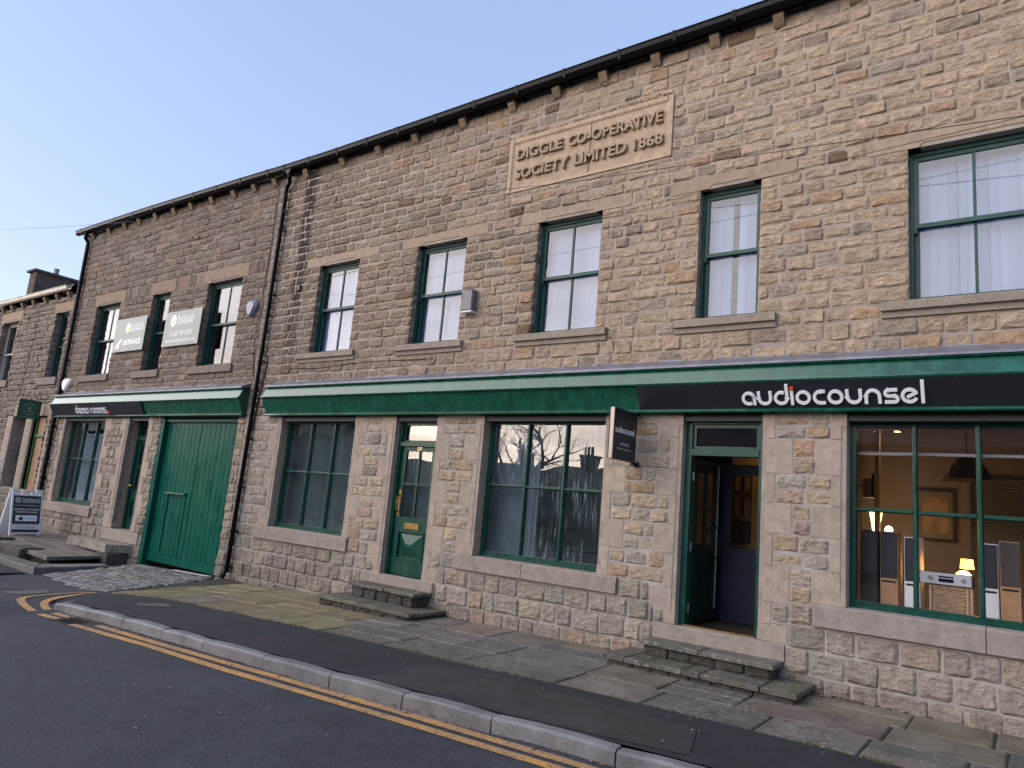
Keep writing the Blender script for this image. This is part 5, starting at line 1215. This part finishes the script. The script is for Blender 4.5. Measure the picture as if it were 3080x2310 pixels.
up = Vector((0, LE/H, 1)).normalized(); nr = Vector((0, -1, LE/H)).normalized()
P_ = lambda x, z: Vector(fr_pt(x, z, .0055))
m = MB(); text(m, 'Puddleducks', P_(-.12, .765), .40, .075, FR, up, nr, shear=.2, lift=.001); text(m, 'DESIGNER CHILDRENS WEAR', P_(-.13, .725), .41, .02, FR, up, nr, lift=.001)
m.ribbon([(-.27, 0), (.27, 0)], .008, .001, P_(0, .665), FR, up, nr); m.ribbon([(-.13, 0), (.28, 0)], .006, .001, P_(0, .755), FR, up, nr)
text(m, 'DESIGNER CLOTHING', P_(-.28, .555), .56, .042, FR, up, nr, bold=.01, lift=.001); text(m, 'FOR BOYS & GIRLS', P_(-.24, .495), .48, .042, FR, up, nr, bold=.01, lift=.001); m.build('white_print', M_LETTER, sD)
duck_logo(sD, P_(-.21, .785), .062, FR, up, nr, M_DIMW, M_SAGE)
m = MB(); lean_box(m, -.24, .24, .315, .445, .0045, .0055); m.build('pale_label', M_LETTER, sD)
m = MB(); m.disc(P_(-.12, .37)+nr*.002, .04, FR, up, 12, .05); m.build('label_mark', M_ABRD, sD); m = MB(); m.ribbon([(-.02, 0), (.2, 0)], .03, .001, P_(0, .375)+nr*.001, FR, up, nr); m.build('label_script', M_SKYB, sD)
m = MB(); text(m, 'www.puddleduckskids.co.uk', P_(-.29, .222), .58, .022, FR, up, nr, lift=.001); text(m, '01457 875769', P_(-.20, .15), .40, .042, FR, up, nr, lift=.001); m.build('dark_print', M_LETG, sD)

# ================================================================== ALARMS, CABLES
def alarm(nm, x, z, w, h, dep, mat, label, back=None):
    r = root(nm, (x, -.03, z), label, 'alarm box', 'alarm boxes on the walls'); P = [(-.5, .30), (-.36, .46), (-.1, .5), (.1, .5), (.36, .46), (.5, .30), (.5, .05), (.16, -.46), (0, -.5), (-.16, -.46), (-.5, .05)]
    m_ = MB(); n = len(P); V = [(x+p[0]*w, -.01, z+p[1]*h) for p in P]+[(x+p[0]*w, -dep*.55, z+p[1]*h) for p in P]+[(x+p[0]*w*.72, -dep, z+p[1]*h*.78) for p in P]
    F = [(i, (i+1) % n, n+(i+1) % n, n+i) for i in range(n)]+[(n+i, n+(i+1) % n, 2*n+(i+1) % n, 2*n+i) for i in range(n)]+[tuple(range(2*n, 3*n))]
    m_.add(V, F); m_.build('cover', mat, r); m_ = MB(); m_.add([(x+p[0]*w*1.04, -.006, z+p[1]*h*1.03) for p in P]+[(x+p[0]*w*1.04, -.0095, z+p[1]*h*1.03) for p in P], [tuple(range(n)), tuple(range(n, 2*n))]+[(i, (i+1) % n, n+(i+1) % n, n+i) for i in range(n)]); m_.build('back_plate', back or mat, r)
    return r
alarm('alarm_box', -20.18, 3.71, .40, .34, .10, M_WHITE, 'white pointed alarm box above the left end of the demo rooms fascia')
alarm('alarm_box', -12.33, 4.99, .30, .34, .12, simple('blue_grey_plastic', (.22, .23, .30), .4), 'blue grey pointed alarm box beside the upper window next to the tall downpipe', M_LETG)
r = root('alarm_box', (-6.74, -.05, 4.55), 'grey rectangular box on the wall right of an upper window', 'alarm box', 'alarm boxes on the walls')
m = MB(); m.cbox(-6.83, -6.635, -.13, -.008, 4.40, 4.72, .015); m.build('cover', simple('mid_grey_plastic', (.13, .13, .145), .45), r); m = MB(); m.cbox(-6.832, -6.633, -.128, -.007, 4.375, 4.399, .005); m.build('light_strip', M_WHITE, r)
def cable(nm, pts, r_, label, group='cables on the fronts'): 
    m_ = MB(); m_.tube(pts, r_, 5); o = m_.build(nm, M_BLACKM); tag(o, label, 'cable', group); return o
cable('cable', [(-12.12, -.012, 7.55), (-12.10, -.02, 6.9), (-12.09, -.015, 6.4), (-12.08, -.02, 5.95), (-12.13, -.012, 5.0), (-12.15, -.02, 4.3), (-12.0, -.02, 3.62), (-11.74, -.02, 3.52)], .009, 'black cable running down the joint between the two buildings')
cable('cable', [(-11.70, -.02, 4.2), (-11.62, -.02, 3.9), (-11.64, -.03, 3.6), (-11.72, -.03, 3.1), (-11.75, -.03, 2.8), (-11.72, -.05, 2.62), (-11.78, -.06, 2.5), (-11.86, -.06, 2.47), (-11.87, -.05, 2.6), (-11.76, -.05, 2.78), (-11.73, -.06, 2.64), (-11.80, -.07, 2.52)], .013, 'looped bunch of black cable hanging beside the downpipe under the fascia gap')
cable('cable', [(-24.05, -.015, 5.75), (-23.3, -.02, 5.5), (-22.9, -.02, 5.55), (-22.95, -.015, 5.3), (-23.05, -.02, 4.9), (-23.1, -.015, 4.4), (-23.15, -.02, 4.0), (-23.2, -.02, 3.5)], .010, 'thin black cable wandering down the cottage wall between its windows')
cable('cable', [(-11.1, -.02, 3.75), (-10.2, -.022, 3.70), (-9.0, -.02, 3.76), (-7.4, -.025, 3.73)], .006, 'thin black cable clipped along the wall under the upper sills')
r = root('cable_clip_box', (-10.95, -.03, 5.2), 'tiny dark junction box where a wire meets the wall beside the soot streak', 'junction box'); m = MB(); m.box(-11.0, -10.92, -.05, -.003, 5.22, 5.32); m.build('box', M_BLACKM, r); m = MB(); m.tube([(-10.98, -.03, 5.22), (-11.03, -.03, 5.12), (-11.1, -.02, 5.02)], .006, 5); m.build('lead', M_BLACKM, r)
def sag(a, b, s_, n=14): return [tuple(Vector(a).lerp(Vector(b), i/n)-Vector((0, 0, s_*4*(i/n)*(1-i/n)))) for i in range(n+1)]
o = MB(); o.tube([(-60, -.9, 13.9), (-26.1, -.5, 8.78), (-20.94, -.5, 8.0), (-14.5, -.5, 7.1), (-9.68, -.5, 6.42), (-4.9, -.5, 5.86), (-1.96, -.5, 5.63), (-.01, -.5, 5.47), (6, -.5, 5.1)], .0042, 5); o = o.build('overhead_wire', M_BLACKM); tag(o, 'thin overhead wire crossing the sky and the whole stone front under the plaque', 'wire', 'overhead wires')
o = MB(); o.tube([(-10.9, -.05, 5.25), (-10.0, -.3, 5.21), (-7.56, -.3, 5.34), (-4.99, -.3, 5.37), (-2.01, -.3, 5.49), (-.01, -.3, 5.57), (6, -.3, 5.8)], .0034, 5); o = o.build('overhead_wire', M_BLACKM); tag(o, 'thin overhead wire running from the small junction box past the window lintels', 'wire', 'overhead wires')

# ================================================================== INSIDE THE SHOP
shell = MB(); shell.box(-4.0, 4.9, .34, 4.6, .38, .45); ro = shell.build('shop_floor', M_FLOOR, kind='structure')
m = MB(); m.box(-4.0, 4.9, 4.61, 4.7, .45, 3.2); m.box(-2.12, -2.04, .34, 4.6, .45, 3.2); m.box(-4.1, -4.0, .34, 4.6, .45, 3.2); m.box(1.7, 1.78, .34, 4.6, .45, 3.2); m.build('shop_wall', M_INT, kind='structure')
m = MB(); m.box(-2.03, 1.69, 3.3, 3.38, .45, 3.2); m.build('shop_back_wall', M_INT, kind='structure')
m = MB(); m.box(-4.1, 4.9, .33, 4.7, 3.21, 3.3); m.build('shop_ceiling', M_INT, kind='structure')
m = MB(); m.box(-3.99, -3.19, 1.30, 1.36, .455, 3.2); m.box(-3.189, -2.13, 1.30, 1.36, .455, 1.325); m.box(-3.189, -2.13, 1.29, 1.365, 1.326, 1.35); m.box(-3.189, -2.13, 1.30, 1.36, 2.27, 2.40); m.box(-3.189, -2.13, 1.30, 1.36, 2.53, 3.2); m.box(-3.15, -2.2, 1.29, 1.2995, .55, .58); m.box(-3.1, -2.25, 1.285, 1.2995, 1.10, 1.12)
tag(m.build('porch_screen', M_NAVY), 'navy panelled screen with a glazed upper opening just inside the open shop door', 'partition')
m = MB(); m.box(-3.98, -2.13, 2.25, 2.33, .455, 3.2); m.build('hall_wall', simple('ochre_wall', (.42, .25, .11), .85), kind='structure')
k = 0
for (x0, x1), (z0, z1), lb in (((-3.385, -3.275), (2.10, 2.32), 'small amber framed picture, top left of the six inside the door'), ((-3.255, -3.145), (2.09, 2.31), 'small amber framed picture, top right of the six inside the door'), ((-3.385, -3.275), (1.77, 2.05), 'small framed picture, middle left of the six inside the door'), ((-3.255, -3.145), (1.76, 2.04), 'small framed picture, middle right of the six inside the door'), ((-3.385, -3.275), (1.42, 1.71), 'dark framed print, bottom left of the six inside the door'), ((-3.255, -3.145), (1.41, 1.70), 'dark framed print, bottom right of the six inside the door')):
    f_ = 1.288/1.256; q = lambda v, c: (v if c else (v-1.62)*f_+1.62); x0, x1 = x0*f_, x1*f_; z0, z1 = q(z0, 0), q(z1, 0)
    pr = root('framed_picture', ((x0+x1)/2, 2.23, (z0+z1)/2), lb, 'picture', 'pictures inside the open door')
    m = MB(); bars(m, x0, x1, z0, z1, 2.225, 2.249, .008, .008, .008, .008); m.build('frame', M_FLOOR, pr); m = MB(); m.box(x0+.008, x1-.008, 2.236, 2.249, z0+.008, z1-.008); m.build('print', M_PICT if k < 4 else M_GRILLEB, pr); k += 1
def point(nm, loc, e, col, r_=.06, parent=None):
    l = bpy.data.lights.new(nm, 'POINT'); l.energy = e; l.color = col; l.shadow_soft_size = r_; o_ = bpy.data.objects.new(nm, l); COL.objects.link(o_); o_.location = Vector(loc)-(WO[parent] if parent else Vector())
    if parent: o_.parent = parent
    return o_
def spot_thing(x, y, z, label, e):
    r_ = root('ceiling_spotlight', (x, y, z), label, 'spotlight', 'warm ceiling spotlights in the shop'); m_ = MB(); m_.lathe([(.0, .09), (.045, .09), (.06, .0), (.05, 0), (.045, .01)], (x, y, z), 12); m_.tube([(x, y, z+.09), (x, y, 3.205)], .01, 6); m_.build('housing', M_BLACKM, r_)
    m_ = MB(); m_.disc((x, y, z+.008), .045, FR, (0, 1, 0), 12); m_.build('bulb', M_BULB, r_); point('spot_light', (x, y, z-.06), e*.05, (1., .72, .42), .05, r_)
spot_thing(-1.65, 2.2, 2.96, 'left one of two lit ceiling spotlights seen at the top of the big shop window', 5); spot_thing(-1.42, 2.2, 2.96, 'right one of two lit ceiling spotlights seen at the top of the big shop window', 4)
spot_thing(-2.75, 1.85, 2.9, 'lit ceiling spotlight shining on the ochre wall inside the open door', 9)
# display plinth and things in the window
m = MB(); m.cbox(-2.0, 1.6, .36, .86, .45, .78, .01); tag(m.build('display_plinth', M_NAVY), 'low navy display plinth running behind the big shop window', 'plinth')
def speaker(x0, x1, z1, wood, grille, label, split=.64, y=.40, d=.28):
    z0 = .781; r_ = root('floor_speaker', ((x0+x1)/2, y+d/2, z0), label, 'speaker', 'tall loudspeakers in the shop window'); m_ = MB(); m_.cbox(x0, x1, y, y+d, z0, z1, .006); m_.build('cabinet', wood, r_)
    zs = .99+(z1-.99)*(1-split); m_ = MB(); m_.cbox(x0+.006, x1-.006, y-.012, y-.001, zs, z1-.008, .004); m_.build('grille', grille, r_)
    w = x1-x0; m_ = MB(); m_.extr([(x0+w*.1, zs-.035), (x0+w*.13, zs-.045), (x1-w*.13, zs-.045), (x1-w*.1, zs-.035), (x1-w*.13, zs-.025), (x0+w*.13, zs-.025)], y-.003, y-.0006, 'y'); m_.build('port_slot', M_BLACKM, r_)
speaker(-1.50, -1.345, 1.70, M_BLACKM, M_GRILLE, 'black loudspeaker at the left end of the shop window', .62)
speaker(-1.325, -1.165, 1.705, M_OAK, M_GRILLE, 'oak loudspeaker with dark grille, left of the first white one')
speaker(-1.11, -.972, 1.665, M_SPKW, M_GRILLE, 'white loudspeaker left of the wicker basket', .63)
speaker(-.475, -.335, 1.665, M_SPKW, M_GRILLE, 'white loudspeaker right of the wicker basket', .60)
speaker(-.325, -.165, 1.70, M_OAK, M_GRILLEB, 'oak loudspeaker with brownish grille, right of the second white one', .57)
r = root('wicker_basket', (-.73, .55, .781), 'pale wicker basket carrying the silver amplifier', 'basket'); m = MB(); m.box(-.90, -.565, .43, .68, .781, 1.225); m.build('body', M_GRILLEB, r)
m = MB(); xs = np.linspace(-.87, -.60, 9)
for zi in range(26):
    z = .80+zi*.0162; pts = [(x, .423+.006*((i+zi) % 2*2-1), z+rnd.uniform(-.002, .002)) for i, x in enumerate(xs)]; m.tube(pts, .0072, 5)
m.build('weave', M_WICKER, r, kind='stuff')
for x in (-.887, -.583, -.55): m = MB(); m.tube([(x, .42, .781), (x, .42, 1.23)], .014, 8); m.build('post', M_WICKER, r)
m = MB(); m.tube([(-.90, .42, 1.222), (-.56, .42, 1.222)], .013, 8); m.build('rim', M_WICKER, r)
r = root('amplifier', (-.75, .5, 1.245), 'silver hi-fi amplifier with two knobs on top of the wicker basket', 'amplifier'); m = MB(); m.box(-.955, -.54, .395, .70, 1.238, 1.348); m.build('case', M_BLACKM, r)
m = MB(); m.cbox(-.97, -.545, .375, .394, 1.243, 1.352, .004); m.build('front_panel', M_SILVER, r)
m = MB(); m.box(-.815, -.69, .372, .3745, 1.267, 1.300); m.box(-.815, -.69, .372, .3745, 1.309, 1.324); m.build('display', M_LGLASS, r)
for x in (-.885, -.612): m = MB(); m.tube([(x, .374, 1.302), (x, .352, 1.302)], [.021, .017], 14); m.build('knob', M_STEEL, r)
r = root('table_lamp', (-.69, 1.5, .9), 'small glowing amber lamp behind the amplifier', 'lamp'); m = MB(); m.lathe([(.05, 0), (.065, 0), (.055, .1), (.045, .1)], (-.66, 1.5, 1.385), 20); m.build('lamp_shade', M_LAMP, r)
m = MB(); m.lathe([(.0, .09), (.04, .08), (.075, .045), (.085, 0), (.075, -.045), (0, -.06)], (-.69, 1.46, 1.275), 18); m.build('glowing_globe', M_LAMPD, r); m = MB(); m.tube([(-.66, 1.52, .9), (-.66, 1.52, 1.39)], .012, 6); m.lathe([(.09, 0), (.09, .02), (.0, .025)], (-.66, 1.52, .885), 14); m.build('lamp_stand', M_BLACKM, r); point('lamp_light', (-.66, 1.62, 1.42), .8, (1., .5, .12), .05, r)
m = MB(); m.cbox(-1.0, -.3, 1.3, 1.8, .455, .884, .01); tag(m.build('low_cabinet', M_FLOOR), 'low dark cabinet carrying the amber lamp', 'cabinet')
r = root('floor_lamp', (-1.73, 2.6, .45), 'slim floor lamp throwing bright light up the wall at left of the shop window', 'lamp'); m = MB(); m.lathe([(.11, 0), (.11, .02), (.012, .03), (.012, 1.26)], (-1.73, 2.6, .45), 12); m.build('stem', M_BRASS, r)
m = MB(); m.lathe([(.035, 1.70), (.085, 2.0), (.082, 2.0), (.034, 1.705)], (-1.73, 2.6, 0), 16); m.build('lamp_shade', simple('parchment_lit', (.75, .55, .3), .7, emit=(1., .62, .25), estr=1.3), r); m = MB(); m.lathe([(0, .06), (.03, .04), (.035, 0), (.02, -.03), (0, -.04)], (-1.73, 2.56, 1.74), 12); m.build('bulb', M_BULB, r); point('floor_lamp_light', (-1.73, 2.5, 1.85), .35, (1., .68, .34), .06, r)
r = root('globe_lamp', (-1.55, 2.4, 1.7), 'small bright globe lamp just above the oak loudspeaker', 'lamp'); m = MB(); m.lathe([(0, .045), (.03, .035), (.045, 0), (.03, -.035), (0, -.045)], (-1.55, 2.4, 1.745), 14); m.build('globe', M_BULB, r); m = MB(); m.tube([(-1.55, 2.4, .45), (-1.55, 2.4, 1.70)], .01, 6); m.build('stem', M_BLACKM, r)
r = root('pendant_lamp', (-.65, 1.6, 2.4), 'wide brown dome pendant lamp hanging inside the big shop window', 'lamp'); m = MB(); m.lathe([(.02, .26), (.09, .24), (.19, .14), (.235, .03), (.285, .0), (.28, -.006), (.22, .02), (.17, .12), (.02, .22)], (-.65, 1.6, 2.345), 24); m.build('lamp_shade', simple('bronze_shade', (.06, .042, .03), .5), r); m = MB(); m.tube([(-.65, 1.6, 2.6), (-.65, 1.6, 3.2)], .008, 6); m.build('flex', M_BLACKM, r)
r = root('framed_picture', (-1.15, 3.27, 2.0), 'large dark framed picture on the back wall of the shop', 'picture'); m = MB(); bars(m, -1.36, -.90, 1.66, 2.34, 3.255, 3.298, .03, .03, .03, .03); m.build('frame', M_FLOOR, r); m = MB(); m.box(-1.329, -.931, 3.275, 3.297, 1.691, 2.309); m.build('mount', simple('grey_mount', (.16, .14, .12), .7), r); m = MB(); m.box(-1.28, -.98, 3.27, 3.274, 1.76, 2.24); m.build('print', M_PICT, r)
r = root('wall_speaker', (-1.70, 2.2, 2.28), 'small dark speaker on a wall arm high at the left of the shop window', 'speaker'); m = MB(); m.cbox(-1.80, -1.71, 2.1, 2.22, 2.12, 2.36, .006); m.build('cabinet', simple('walnut', (.10, .055, .035), .5), r); m = MB(); m.box(-1.70, -1.66, 2.12, 2.2, 2.12, 2.42); m.build('clamp', M_BLACKM, r); m = MB(); m.tube([(-1.72, 2.16, 2.26), (-2.03, 2.16, 2.26)], .012, 6); m.build('arm', M_BLACKM, r)
m = MB(); m.box(-1.665, -1.61, 2.1, 2.2, .455, 3.2); tag(m.build('service_pipe', M_INT), 'slim boxed pipe rising beside the small wall speaker', 'pipe')
r = root('venetian_blind', (-.5, .30, 2.6), 'dark venetian blind pulled up to the top of the big shop window', 'blind', 'venetian blinds')
for i in range(11):
    m = MB(); z = 2.505+i*.019; m.extr([(.285, z), (.335, z+.005), (.335, z+.0065), (.285, z+.0015)], -1.51, .61, 'x'); m.build('slat', simple('slate_slat', (.10, .11, .13), .4) if i == 0 else bpy.data.materials['slate_slat'], r)
m = MB(); m.box(-1.51, .61, .285, .335, 2.468, 2.495); m.build('bottom_rail', simple('steel_blue_rail', (.22, .25, .30), .35), r); m = MB(); m.box(-1.51, .61, .28, .34, 2.73, 2.77); m.build('head_rail', M_LETG, r)
r = root('venetian_blind', (.1, 3.25, 2.0), 'grey venetian blind lowered on the back wall window of the shop', 'blind', 'venetian blinds')
for i in range(30):
    m = MB(); z = 1.5+i*.032; m.extr([(3.24, z), (3.27, z+.018), (3.272, z+.0165), (3.242, z-.0015)], -.72, .6, 'x'); m.build('slat', simple('grey_slat', (.30, .31, .34), .5) if i == 0 else bpy.data.materials['grey_slat'], r)
m = MB(); m.box(-.76, -.73, 3.22, 3.29, 1.35, 2.5); m.box(-.729, .6, 3.22, 3.29, 2.465, 2.5); m.build('window_surround', M_LETG, r)
# door mat
m = MB(); m.cbox(-3.22, -2.48, .26, 1.0, .452, .468, .004); tag(m.build('door_mat', M_FLOOR), 'dark brown mat inside the open shop door', 'mat')
# closed-off displays of the other ground windows
def drape(x0, x1, z0, z1, y, mat, label, amp=.012, n=40):
    m_ = MB(); V = [(x0+(x1-x0)*i/n, y+amp*math.sin(i*1.7)+d, z) for i in range(n+1) for z in (z0, z1) for d in (0, .004)]
    F = []
    for i in range(n): a = i*4; b = a+4; F += [(a, b, b+2, a+2), (a+1, a+3, b+3, b+1), (a+2, b+2, b+3, a+3), (a, a+1, b+1, b)]
    F += [(0, 2, 3, 1), (n*4, n*4+1, n*4+3, n*4+2)]; m_.add(V, F); return tag(m_.build('curtain', mat), label, 'curtain', 'curtains behind the ground floor windows')
drape(-11.3, -8.7, .75, 2.9, .42, M_GREYC, 'grey green curtain drawn right across the left misted shop window')
drape(-6.45, -5.55, .75, 2.9, .42, simple('blue_grey_curtain', (.13, .17, .22), .9, var=.15), 'pale blue grey curtain in the left third of the dripping shop window')
drape(-8.1, -7.1, 1.2, 2.42, .36, M_GREYC, 'grey curtain behind the glass of the closed green door', .004)
drape(-20.3, -19.52, .7, 2.9, .42, simple('pale_grey_curtain', (.45, .48, .50), .9), 'pale grey curtain at the left of the gated building shop window', .006)
r = root('venetian_blind', (-18.4, .4, 2.0), 'white venetian blind lowered in the shop window of the gated building', 'blind', 'venetian blinds')
for i in range(44):
    m = MB(); z = .80+i*.0378; m.extr([(.36, z), (.395, z+.030), (.397, z+.0285), (.362, z-.0015)], -19.5, -17.6, 'x'); m.build('slat', M_BLIND, r)
m = MB(); m.box(-19.5, -17.6, .355, .40, 2.462, 2.50); m.build('head_rail', M_BLIND, r)
# potted plant in the cottage doorway
r = root('potted_plant', (-22.75, .28, .95), 'bushy green potted plant standing in the dark cottage doorway', 'plant'); m = MB(); m.lathe([(.0, 0), (.1, 0), (.14, .28), (.12, .28), (.11, .24), (0, .24)], (-22.68, .25, .95), 12); m.build('pot', M_LETG, r); m = MB(); m.tube([(-22.68, .25, 1.19), (-22.67, .25, 1.6)], .02, 6); m.build('stem', M_TREE, r)
m = MB()
for i in range(170):
    c = Vector((-22.66+rnd.gauss(0, .11), .22+rnd.gauss(0, .09), 1.72+rnd.gauss(0, .20))); d = Vector((rnd.uniform(-1, 1), rnd.uniform(-1, 1), rnd.uniform(-.3, 1))).normalized(); s_ = d.cross(Vector((.3, .5, .8))).normalized()*.03; l = d*.09
    m.add([c, c+l*.5+s_, c+l, c+l*.5-s_], [(0, 1, 2, 3)])
m.build('foliage', M_GREENLEAF, r, fix=False, kind='stuff')

# ================================================================== LITTER
m = MB()
def leafq(x, y, z, s_):
    a = rnd.uniform(0, 6.28); c, sn = math.cos(a), math.sin(a); h_ = s_*rnd.uniform(.1, .5)
    m.add([(x+c*s_, y+sn*s_, z+.004), (x-sn*s_*.5, y+c*s_*.5, z+h_), (x-c*s_, y-sn*s_, z+.006), (x+sn*s_*.5, y-c*s_*.5, z+.005)], [(0, 1, 2), (0, 2, 3)])
for i in range(420):
    t = rnd.random(); x = -9.6+10*t**1.5 if rnd.random() < .75 else rnd.uniform(-9.8, -8.9)
    y = yk(x)-.01-abs(rnd.gauss(0, .07)); leafq(x, y, zr(x, y), rnd.uniform(.01, .03))
for i in range(60): x = rnd.uniform(-9.5, 0); y = rnd.uniform(yk(x)+.15, -.1); leafq(x, y, zp(x, y)+.008, rnd.uniform(.012, .035))
for i in range(50): x = rnd.uniform(-1.9, -1.4); y = -rnd.random()*.12-.02; leafq(x, y, zp(x, y)+.008, rnd.uniform(.012, .03))
for i in range(25): x = rnd.uniform(-9, -2); y = rnd.uniform(-6.5, -3.6); leafq(x, y, zr(x, y)+.004, rnd.uniform(.01, .028))
m.build('leaf_litter', M_LEAF, fix=False, kind='stuff')
m = MB()
for i in range(90): x = rnd.uniform(-10, 0); y = rnd.uniform(yk(x)-1.5, -.7); z = zp(x, y)+.013 if y > yk(x) else zr(x, y)+.006; s_ = rnd.uniform(.004, .011); m.add([(x-s_, y, z), (x, y-s_, z), (x+s_, y, z+.003), (x, y+s_, z)], [(0, 1, 2, 3)])
m.build('pale_scraps', M_PETAL, fix=False, kind='stuff')
# moss and weeds along the wall foot and the edge of the flags
m = MB()
for i in range(900):
    x = rnd.uniform(-11.9, .5); k = rnd.random()
    if k < .6: y = yb(max(x, -11.1))+rnd.gauss(0, .018); z = zp(x, y)+.004
    else: y = -.02-abs(rnd.gauss(0, .03)); z = zp(x, y)+.002
    if mnoise.noise(Vector((x*1.3, 3.1, k > .6))) < -.05: continue
    s_ = rnd.uniform(.008, .022); m.add([(x-s_, y, z), (x, y-s_*.7, z), (x+s_, y, z), (x, y+s_*.7, z), (x, y, z+s_*.7)], [(0, 1, 4), (1, 2, 4), (2, 3, 4), (3, 0, 4)])
m.build('moss', simple('moss_green', (.055, .065, .018), .95, var=.4, vscale=20), fix=False, kind='stuff')

# ================================================================== ACROSS THE STREET (met in the window reflections)
O = root('terraced_houses', (-22, -31, -.5), 'low dark terrace across the street mirrored in the shop windows', 'houses')
m = MB(); m.box(-46.5, -17, -37, -31, -1.2, 2.6); m.build('wall', simple('far_stone', (.06, .052, .046), .9, var=.3), O)
m = MB(); m.extr([(-30.6, 2.55), (-34, 4.55), (-34, 4.7), (-30.5, 2.7)], -46.7, -16.8, 'x'); m.extr([(-37.4, 2.55), (-34.001, 4.55), (-34.001, 4.7), (-37.5, 2.7)], -46.7, -16.8, 'x'); m.build('roof', M_SLATE, O)
for x in (-38, -29.8, -24.6, -19.5):
    m = MB(); m.box(x-.55, x+.55, -34.4, -33.6, 4.2, 5.5); m.box(x-.62, x+.62, -34.47, -33.53, 5.501, 5.62)
    for d in (-.3, 0, .3): m.lathe([(.11, 0), (.09, .45), (.07, .45), (.07, .05)], (x+d, -34, 5.62), 8)
    m.build('chimney', M_TREE, O)
for x in np.arange(-40, -18, 4.): m = MB(); m.box(x-.6, x+.6, -30.995, -30.9, .6, 1.9); m.build('window', M_LETG, O)
O3 = root('terraced_houses', (5, -31, -.5), 'taller dark house row straight across the street mirrored in the big shop window', 'houses')
m = MB(); m.box(-16.5, 60, -39, -31.2, -1.2, 6.0); m.build('wall', bpy.data.materials['far_stone'], O3)
m = MB(); m.extr([(-30.7, 5.9), (-35, 8.5), (-35, 8.65), (-30.6, 6.05)], -16.7, 60.2, 'x'); m.extr([(-39.4, 5.9), (-35.001, 8.5), (-35.001, 8.65), (-39.5, 6.05)], -16.7, 60.2, 'x'); m.build('roof', M_SLATE, O3)
for x in np.arange(-14, 40, 4.6):
    m = MB(); m.box(x-.6, x+.6, -31.195, -31.1, .8, 2.2); m.box(x-.6, x+.6, -31.195, -31.1, 3.6, 5.0); m.build('window', M_LETG, O3)
for x in (-15, -4, 8, 20): m = MB(); m.box(x-.6, x+.6, -35.4, -34.5, 8.2, 9.8); m.build('chimney', M_TREE, O3)
O2 = root('terraced_houses', (-70, -31, -.5), 'taller dark terrace across the street farther along, mirrored in the left shop window', 'houses')
m = MB(); m.box(-120, -47, -39, -31.2, -1.2, 6.2); m.build('wall', bpy.data.materials['far_stone'], O2)
m = MB(); m.extr([(-30.7, 6.1), (-35, 8.9), (-35, 9.05), (-30.6, 6.25)], -120.2, -46.8, 'x'); m.extr([(-39.4, 6.1), (-35.001, 8.9), (-35.001, 9.05), (-39.5, 6.25)], -120.2, -46.8, 'x'); m.build('roof', M_SLATE, O2)
for x in np.arange(-117, -48, 5.): 
    m = MB(); m.box(x-.6, x+.6, -31.195, -31.1, .8, 2.2); m.box(x-.6, x+.6, -31.195, -31.1, 3.6, 5.0); m.build('window', M_LETG, O2)
for x in (-110, -98, -86, -74, -62, -50): m = MB(); m.box(x-.6, x+.6, -35.4, -34.5, 8.6, 10.2); m.build('chimney', M_TREE, O2)
def bare_tree(x, y, z, h, seed, label):
    R_ = random.Random(seed); r_ = root('bare_tree', (x, y, z), label, 'tree', 'bare trees across the street'); T = MB(); K = MB()
    def grow(p, d, L, rad_, lev):
        pts = [p]; q = p
        for i in range(3):
            d = (d+Vector((R_.gauss(0, .13), R_.gauss(0, .13), R_.gauss(.03, .08)))).normalized(); q = q+d*L/3; pts.append(q)
        (T if lev < 1 else K).tube(pts, [rad_*(1-.12*i) for i in range(4)], 5 if lev < 2 else 3, cap=False)
        if lev >= 5: return
        for i in range(2 if lev > 3 else 3):
            k_ = R_.uniform(.45, 1); b = pts[min(3, int(k_*3)+0)]; a = Vector((R_.gauss(0, 1), R_.gauss(0, 1), R_.gauss(0, .45))).normalized(); grow(b if i else q, (d*.75+a*.62).normalized(), L*R_.uniform(.62, .82), rad_*.58, lev+1)
    grow(Vector((x, y, z)), Vector((.05, 0, 1)), h*.3, h*.022, 0)
    T.build('trunk', M_TREE, r_, fix=False); K.build('crown', M_TREE, r_, fix=False)
bare_tree(-21.5, -20.5, -.6, 11, 3, 'tall bare tree across the street mirrored left in the dripping window')
bare_tree(-30, -39, -.8, 9, 5, 'bare tree behind the far terrace beside its taller neighbour')
bare_tree(-23, -41, -.8, 7.5, 8, 'small bare tree behind the far terrace chimneys')
bare_tree(-14, -39, -.8, 9, 11, 'bare tree behind the far terrace to the right of the chimneys')
for o in bpy.data.objects:
    if o.type == 'MESH' and o.name.split('.')[0] in ('downpipe', 'gutter'):
        pass
